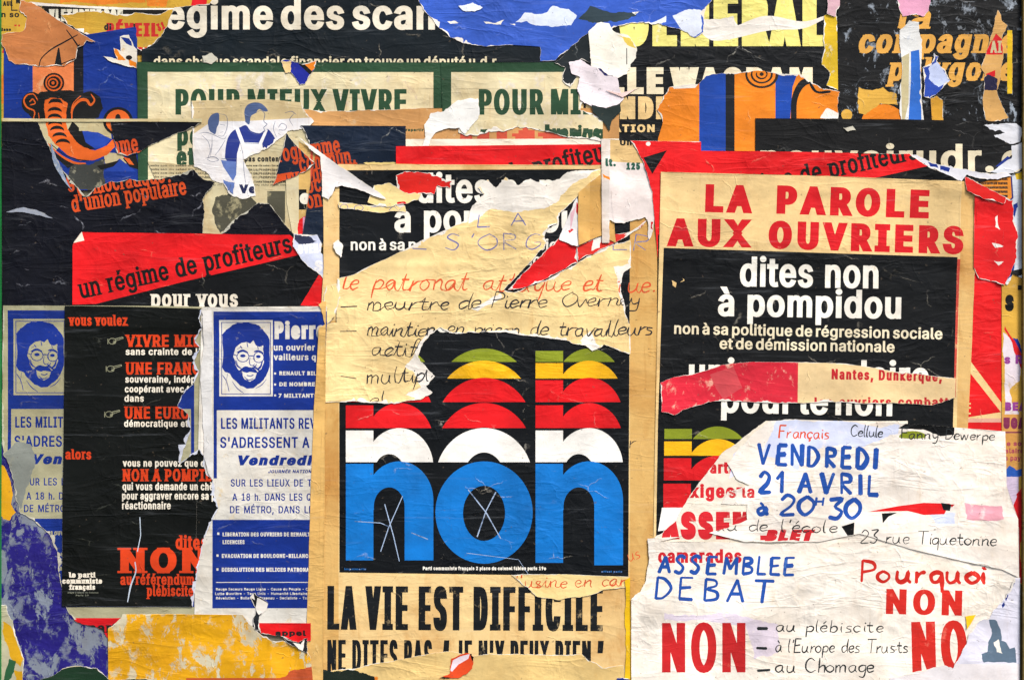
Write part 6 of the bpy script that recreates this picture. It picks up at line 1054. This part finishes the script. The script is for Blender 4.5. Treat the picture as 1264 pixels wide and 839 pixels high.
RN.append(('letter', M('#EDE9E0', None, .1, .1), poly((817, 626), (850, 626), (850, 650), (812, 655))))
sheet('referendum_poster', 'tan poster at right with red capitals over a black panel of white lettering', 'poster',
    [(815.5, 212.5), (1020, 217.5), (1206, 225), (1204, 300), (1199, 430), (1194, 530), (1190, 600), (1190, 700), (806, 700), (808, 560)], M('#E3C388', '#DDBE86', .5, .5, .3, .7, .3), [
    ('edge_stain', bare('#D7B070', .6), poly((1186, 224), (1206, 225), (1194, 560), (1180, 560))),
    ('red_smear', M('#C8483A', '#E3C388', .55), poly((1181, 320), (1184.5, 320), (1179, 490), (1175, 490))),
    ('black_panel', M('#080B0E', '#C9C2AE', .14, .3, .6, .9, .35), poly((819, 306), (1181, 317.5), (1175, 560), (1170, 700), (809, 700), (812, 520))),
    ('lettering', RED2, text('LA', 870, 927, 262, 34.5, 3.6, 2.2, rot=-1.6, tr=.06) + text('PAROLE', 958, 1146, 264, 35, 3.8, 2.2, rot=-1.8, tr=.06)),
    ('lettering', RED2, text('AUX', 824, 925, 304, 34.5, 3.8, 2.2, rot=-1.0, tr=.06) + text('OUVRIERS', 948, 1188, 307, 34.5, 3.8, 2.2, rot=-1.7, tr=.06)),
    ('lettering', WHTR, Q1), ('lettering', M('#E4D8B8', '#D8C48C', .2), Q2),
    ('lettering', WHTR, text('union populaire', 850, 1146, 477, 36, 1.8, 1.2, rot=-.9, tr=-.03, sw=.18)), ('lettering', WHTR, text('pour le non', 890, 1101, 509, 36, 1.8, 1.2, rot=-1.2, tr=-.03, sw=.18)),
    ('scratch', CREAM, blob([(829, 346), (835, 349), (834, 355), (830, 352)], .5, 3) + stroke([(840, 348), (844, 346), (843, 344)], 1))] + RN, folds=[(820, 316, 1060, 330, .0009), (1190, 240, 1186, 520, .0006)], seed=89)
sheet('photo_strip', 'torn strip across the black panel, red halftone photograph left and red typewriting right', 'poster strip',
    [(815, 472, .6), (830, 466, .6), (868, 458, .6), (904, 448, .6), (930, 446.5, .6), (1030, 448, .6), (1080, 454, .8), (1140, 462, .8), (1179, 467), (1178, 491, .8), (1150, 500, .8), (1100, 497, .8), (1030, 496, .6), (985, 497, .6), (880, 495, .6), (854, 502, .8), (832, 512, .8), (816, 508, .6)], M('#E2C592', '#DDBE86', .4, .3), [
    ('halftone_photograph', M('#CE2436', '#E6B49C', .52, .1, .4, .6, .2), poly((810, 440), (985, 440), (984, 520), (810, 520))), ('fold_tone', M('#CF4A50', '#D87A70', .35), poly((876, 462), (905, 452), (916, 478), (893, 493), (884, 480))),
    ('lettering', M('#B8242A', '#DDBE86', .25), text('Nantes, Dunkerque,', 1026, 1162, 468, 13, 1.0, .6, rot=-1.2, tr=.05, sw=.4) + text('les ouvriers combattent', 1005, 1196, 502, 12, .9, .6, tr=.05, sw=.5))], fringe=1.4, lift=.0007)
sheet('red_flap', 'rounded red torn flap on the upper half of the red column', 'paper scrap', [(1202, 226, .6), (1226, 238, .8), (1249, 248, .6), (1250, 270, .8), (1256, 292, .8), (1254, 318, .8), (1246, 338, .8), (1239, 352, .8), (1222, 347, .8), (1208, 344, .8), (1201, 330)], M('#D4161A', '#E8CFA8', .2, .2, .5, .8, .4), [('chip', FIBRE, blob([(1228, 268), (1231, 266), (1232, 280), (1234, 284), (1228, 280)], .7, 2) + blob([(1224, 300), (1234, 302), (1238, 304), (1228, 306)], .7, 3) + blob([(1226, 322), (1238, 323), (1232, 328)], .7, 4))], fringe=1.6, lift=.0010)
scrap('ragged red remnant where the label meets the tan poster corner', [(1190, 219, .6), (1194, 220, .6), (1216, 232, .8), (1240, 244, .8), (1238, 252, .8), (1212, 246, .8), (1192, 236, .6)], M('#D01C18', '#D86A50', .25), fringe=1)

# white handwritten posters
WH2 = [(945, 519, .6), (928, 531, .6), (910, 546, .6), (890, 560, .6), (872, 584, .6), (852, 610, .6), (836, 640, .6), (820, 654, .6), (808, 662, .5), (804, 700), (804, 760), (1120, 760), (1120, 519)]
redt = M('#C8222A', '#E8D8C8', .35)
sheet('leaflet', 'off white sheet with broken red capitals peeping out left of the blue brush lettering', 'paper sheet', WH2, bare('#E4DBC9', .3, 1.0), [
    ('lettering', redt, text('e', 933, 941, 537, 9, 1.1) + text('partir', 866, 912, 584, 15, 1.3) + text('Exigeons la lutte', 840, 1010, 614, 17, 1.5, 1)), ('lettering', redt, text('ASSEMBLEE', 817, 1010, 665, 34, 4, 2.2, tr=.02)), ('white_wash', M('#DCDCEC', '#EAE4E0', .4), poly((905, 560), (950, 522), (985, 522), (960, 560), (900, 590)))], fringe=1.5, seed=91)
WH1L = [(799, 664, .3), (840, 662, .3), (812, 668), (880, 668, .4), (960, 672, .4), (1036, 664, .4), (1046, 648), (1240, 640), (1257, 650), (1258, 860), (779, 860), (779, 738, .5), (790, 730, .5), (797, 716, .5), (801, 690, .4)]
BT = M('#EFE6D8', '#E8DCC4', .45, .42, .28, 1.0, .25)
LO = [('faint_lilac', M('#DCD0DC', '#ECE2D3', .5), blob([(820, 755), (900, 756), (960, 770), (960, 805), (930, 812), (920, 770), (820, 764)], 3, 4)), ('lettering', redt, text('camarades', 812, 915, 694, 17, 1.3, .9)),
    ('brush_lettering', BRB, hand('ASSEMBLEE', 813, 976, 706, 10.2, 4.0, rot=-1.0, jit=.35, gap=7, taper=.1)), ('brush_lettering', BRB, hand('DEBAT', 809, 952, 738, 13, 3.8, rot=-2.0, jit=.3, gap=8, taper=.1)),
    ('lettering', M('#BE2224', '#DC6A58', .35), text('NON', 817, 920, 829, 61, 3.6, 1.4, tr=.05))]
sheet('handwritten_poster', 'off white poster bottom right with blue brush words above a big red NON', 'poster', WH1L, BT,
    LO + [('brush_lettering', BRR, hand('Pourquoi', 1063, 1217, 717, 13, 4.6, rot=-1, shear=0, jit=.2, gap=5, caps=1.0, seed=3, taper=.1)), ('brush_lettering', BRR, text('NON', 1093, 1187, 757, 31, 3.0, 1.2, rot=-1.4, tr=.10)), ('brush_lettering', BRR, text('NO', 1126, 1194, 829, 62, 4.0, 1.6, rot=1.5, tr=.03)),
     ('dash', PEN, line([(935, 775), (947, 775)], 3.6) + line([(934, 799), (946, 799.5)], 3.6) + line([(935, 827), (950, 826)], 3.6)),
     ('handwriting', PEN, hand('au plébiscite', 958, 1089, 779, 7.5, 1.5, jit=.25, gap=3.4, seed=7, rot=-.3)), ('handwriting', PEN, hand("à l'Europe des Trusts", 957, 1119, 804, 8, 1.5, rot=-.4, jit=.25, seed=8)), ('handwriting', PEN, hand('au Chomage', 957, 1077, 829, 8.5, 1.7, jit=.25, seed=9)),
     ('handwriting', PEN, hand('23 rue Tiquetonne', 1062, 1230, 669, 8, 1.4, rot=-1.4, jit=.25, gap=3, seed=6))],
    lift=.0007, folds=[(1004, 690, 1002, 850, .0010), (1008, 700, 1050, 760, .0008), (1180, 690, 1220, 730, .0016), (1060, 740, 1120, 790, .0012), (960, 700, 1060, 690, .0008), (1100, 770, 1130, 790, .0010)], seed=93)
WH1U = [(908, 590, .5), (898, 572, .6), (912, 552, .6), (930, 534, .6), (950, 519, .6), (985, 517.5), (1100, 521), (1240, 532), (1242, 600), (1256, 640), (1257, 712), (1236, 702, .3), (1120, 676, .5), (1060, 658, .5), (1010, 668, .5), (960, 668, .4), (918, 668, .4), (875, 657, .5), (900, 650, .6), (922, 641, .6), (922, 622, .5), (890, 621, .6), (898, 606, .6), (926, 599, .6)]
UP = [('lilac_wash', M('#D2D8EE', '#E8E0E0', .45), blob([(958, 519), (1060, 522), (1110, 524), (1108, 535), (1060, 552), (1000, 556), (985, 580), (940, 560)], 3, 3) + blob([(1145, 632), (1178, 632), (1178, 646), (1155, 646)], 1.5, 4)),
    ('pink_patch', M('#DE9CA8', '#E6D8D6', .45), blob([(1190, 620), (1236, 624), (1238, 640), (1192, 640)], 1.4, 5)), ('black_wedge', BLACK, blob([(1108, 528), (1124, 519), (1178, 520), (1177, 536), (1160, 538), (1140, 530)], .5, 6)), ('green_lens', M('#7F8A1E', None, .2), [[np.vstack([epts(1126, 539, 17, 7.5, 0, 180, 16), epts(1126, 539, 17, 2, 180, 360, 16)])]]),
    ('red_wedge', REDP, poly((1071, 631), (1108, 624), (1140, 620), (1172, 621), (1165, 634), (1140, 635), (1120, 630))), ('black_wedge', BLACK, poly((1161, 620), (1174, 622), (1172, 630), (1164, 629)) + poly((1088, 633), (1107, 632), (1096, 637), (1089, 645)) + poly((1038, 649), (1054, 644), (1053, 662), (1046, 661))), ('red_spot', RED2, poly((1173, 622), (1178, 622), (1174, 626))),
    ('lettering', M('#C8222A', '#E8D8C8', .62), text('s la', 899, 931, 614, 15, 1.0, .7)), ('lettering', redt, rect(938, 660, 950, 666) + text('BLET', 944, 1002, 667, 14, 3, 1.4, shear=.3)),
    ('brush_lettering', BRB, hand('VENDREDI', 935, 1079, 572, 12, 5.0, rot=-2.4, jit=.3, shear=0, gap=8, taper=.1)), ('brush_lettering', BRB, hand('21 AVRIL', 938, 1080, 606, 12, 5.0, rot=-1.6, jit=.3, shear=0, gap=8, seed=4, taper=.1)), ('brush_lettering', BRB, hand('à', 935, 946, 634, 8, 5.0, seed=5, taper=.1) + hand('20', 963, 1002, 634, 11.5, 5.0, rot=-1, seed=5, taper=.1, jit=.2) + hand('H', 1006, 1015, 623, 4.6, 2.8) + hand('30', 1023, 1057, 639, 11.5, 5.0, rot=-1, seed=6, taper=.1, jit=.2)),
    ('handwriting', HR, hand('Français', 961, 1022, 540, 7.5, 1.9, jit=.3, rot=-1)), ('handwriting', PEN, hand('Cellule', 1049, 1089, 538, 7, 1.5, rot=-2, gap=1.8) + hand('Fanny Dewerpe', 1112, 1226, 541, 6.5, 1.4, rot=-1, seed=4)),
    ('handwriting', PEN, hand('au de l\'école', 882, 1032, 654, 7.5, 1.4, rot=-1, gap=3.4, seed=5)), ('handwriting', PEN, hand('23 rue Tiquetonne', 1062, 1230, 669, 8, 1.4, rot=-1.4, jit=.25, gap=3, seed=6))]
sheet('handwritten_poster', 'off white poster with blue brush lettering of a date and hour above a street name', 'poster', WH1U, M('#EDE4D8', '#E6DAC4', .45, .42, .28, 1.0, .3), UP, fringe=2.0, lift=.0007, folds=[(1075, 565, 1240, 615, .0011), (1178, 522, 1176, 640, .0006), (930, 600, 1000, 590, .0008), (905, 648, 1000, 610, .0009)], seed=95)
scrap('lavender white scrap in the bottom right corner with a grey blue silhouette', [(1176, 824, .8), (1188, 800, 1), (1195, 782, 1.2), (1208, 766, 1.2), (1222, 760, 1.2), (1226, 752, 1), (1240, 738, 1), (1252, 712, .8), (1258, 712), (1258, 870), (1090, 870), (1098, 836, .6), (1130, 828, .6), (1165, 820, .6)], M('#DAD8E4', '#E4DEDC', .4, .2, .25, .9), [
    ('silhouette', M('#5A6E80', '#A8AEB8', .2), blob([(1220, 764), (1228, 764), (1234, 775), (1236, 790), (1246, 800), (1252, 798), (1254, 817), (1214, 817), (1211, 806), (1218, 804), (1220, 790), (1224, 780)], 1.2, 3) + [[epts(1162, 817, 9, 5, 0, 180, 14)]]), ('white_fleck', FIBRE, blob([(1226, 792), (1232, 788), (1237, 806), (1230, 804)], .8, 5)), ('lower_edge', M('#E6E0E0', '#E0DAD4', .3), rect(1090, 818.5, 1258, 870)), ('blue_dashes', BLUE, poly((1240, 736), (1242, 732), (1244, 734), (1241, 742)) + poly((1236, 746), (1239, 742), (1240, 746), (1237, 750)) + poly((1246, 724), (1250, 716), (1252, 718), (1247, 727)))], fringe=1.6, lift=.0007)
scrap('small yellow chip at the edge of the lavender scrap', [(1191, 760, .3), (1204, 758, .4), (1198, 768, .4), (1193, 776, .3)], M('#E8B818', '#E0C060', .15), fringe=0)

scrap('thin white sliver across the navy poster above the red wedge corner', [(8, 262, .4), (30, 256, .5), (52, 262, .4), (66, 270, .3), (50, 266, .5), (28, 262, .5)], M('#8E94A0', '#B0B0A8', .6), fringe=0)
scrap('pale upright sliver hanging on the navy poster beside the slanting orange lines', [(64, 176, .5), (72, 200, .5), (84, 226, .4), (90, 236, .3), (78, 222, .5), (66, 198, .5)], M('#7C8EA8', '#B8B8B4', .6), fringe=0)
scrap('small white shred at the top edge of the left green frame', [(250, 70, .6), (262, 66, .6), (270, 74, .6), (262, 80, .8), (252, 78, .6)], FIBRE_D, fringe=0)
scrap('white shred on the blue sheet just above the first black headline', [(566, 8, .8), (584, 4, .8), (596, 10, .8), (586, 15, 1), (572, 14, .8)], M('#DCE2EE', '#9CB0DC', .5), fringe=0)
scrap('cream shred clinging to the black strip above the red capitals', [(1040, 158, .5), (1052, 156, .6), (1056, 161, .6), (1046, 163, .5)], FIBRE_D, fringe=0)
scrap('white shred at the seam of the tan margin and central black panel', [(412, 300, .5), (418, 296, .5), (424, 304, .6), (421, 318, .6), (415, 312, .5)], FIBRE, fringe=0)
print('triangles', sum(STATS), 'sheets', NSHEET)
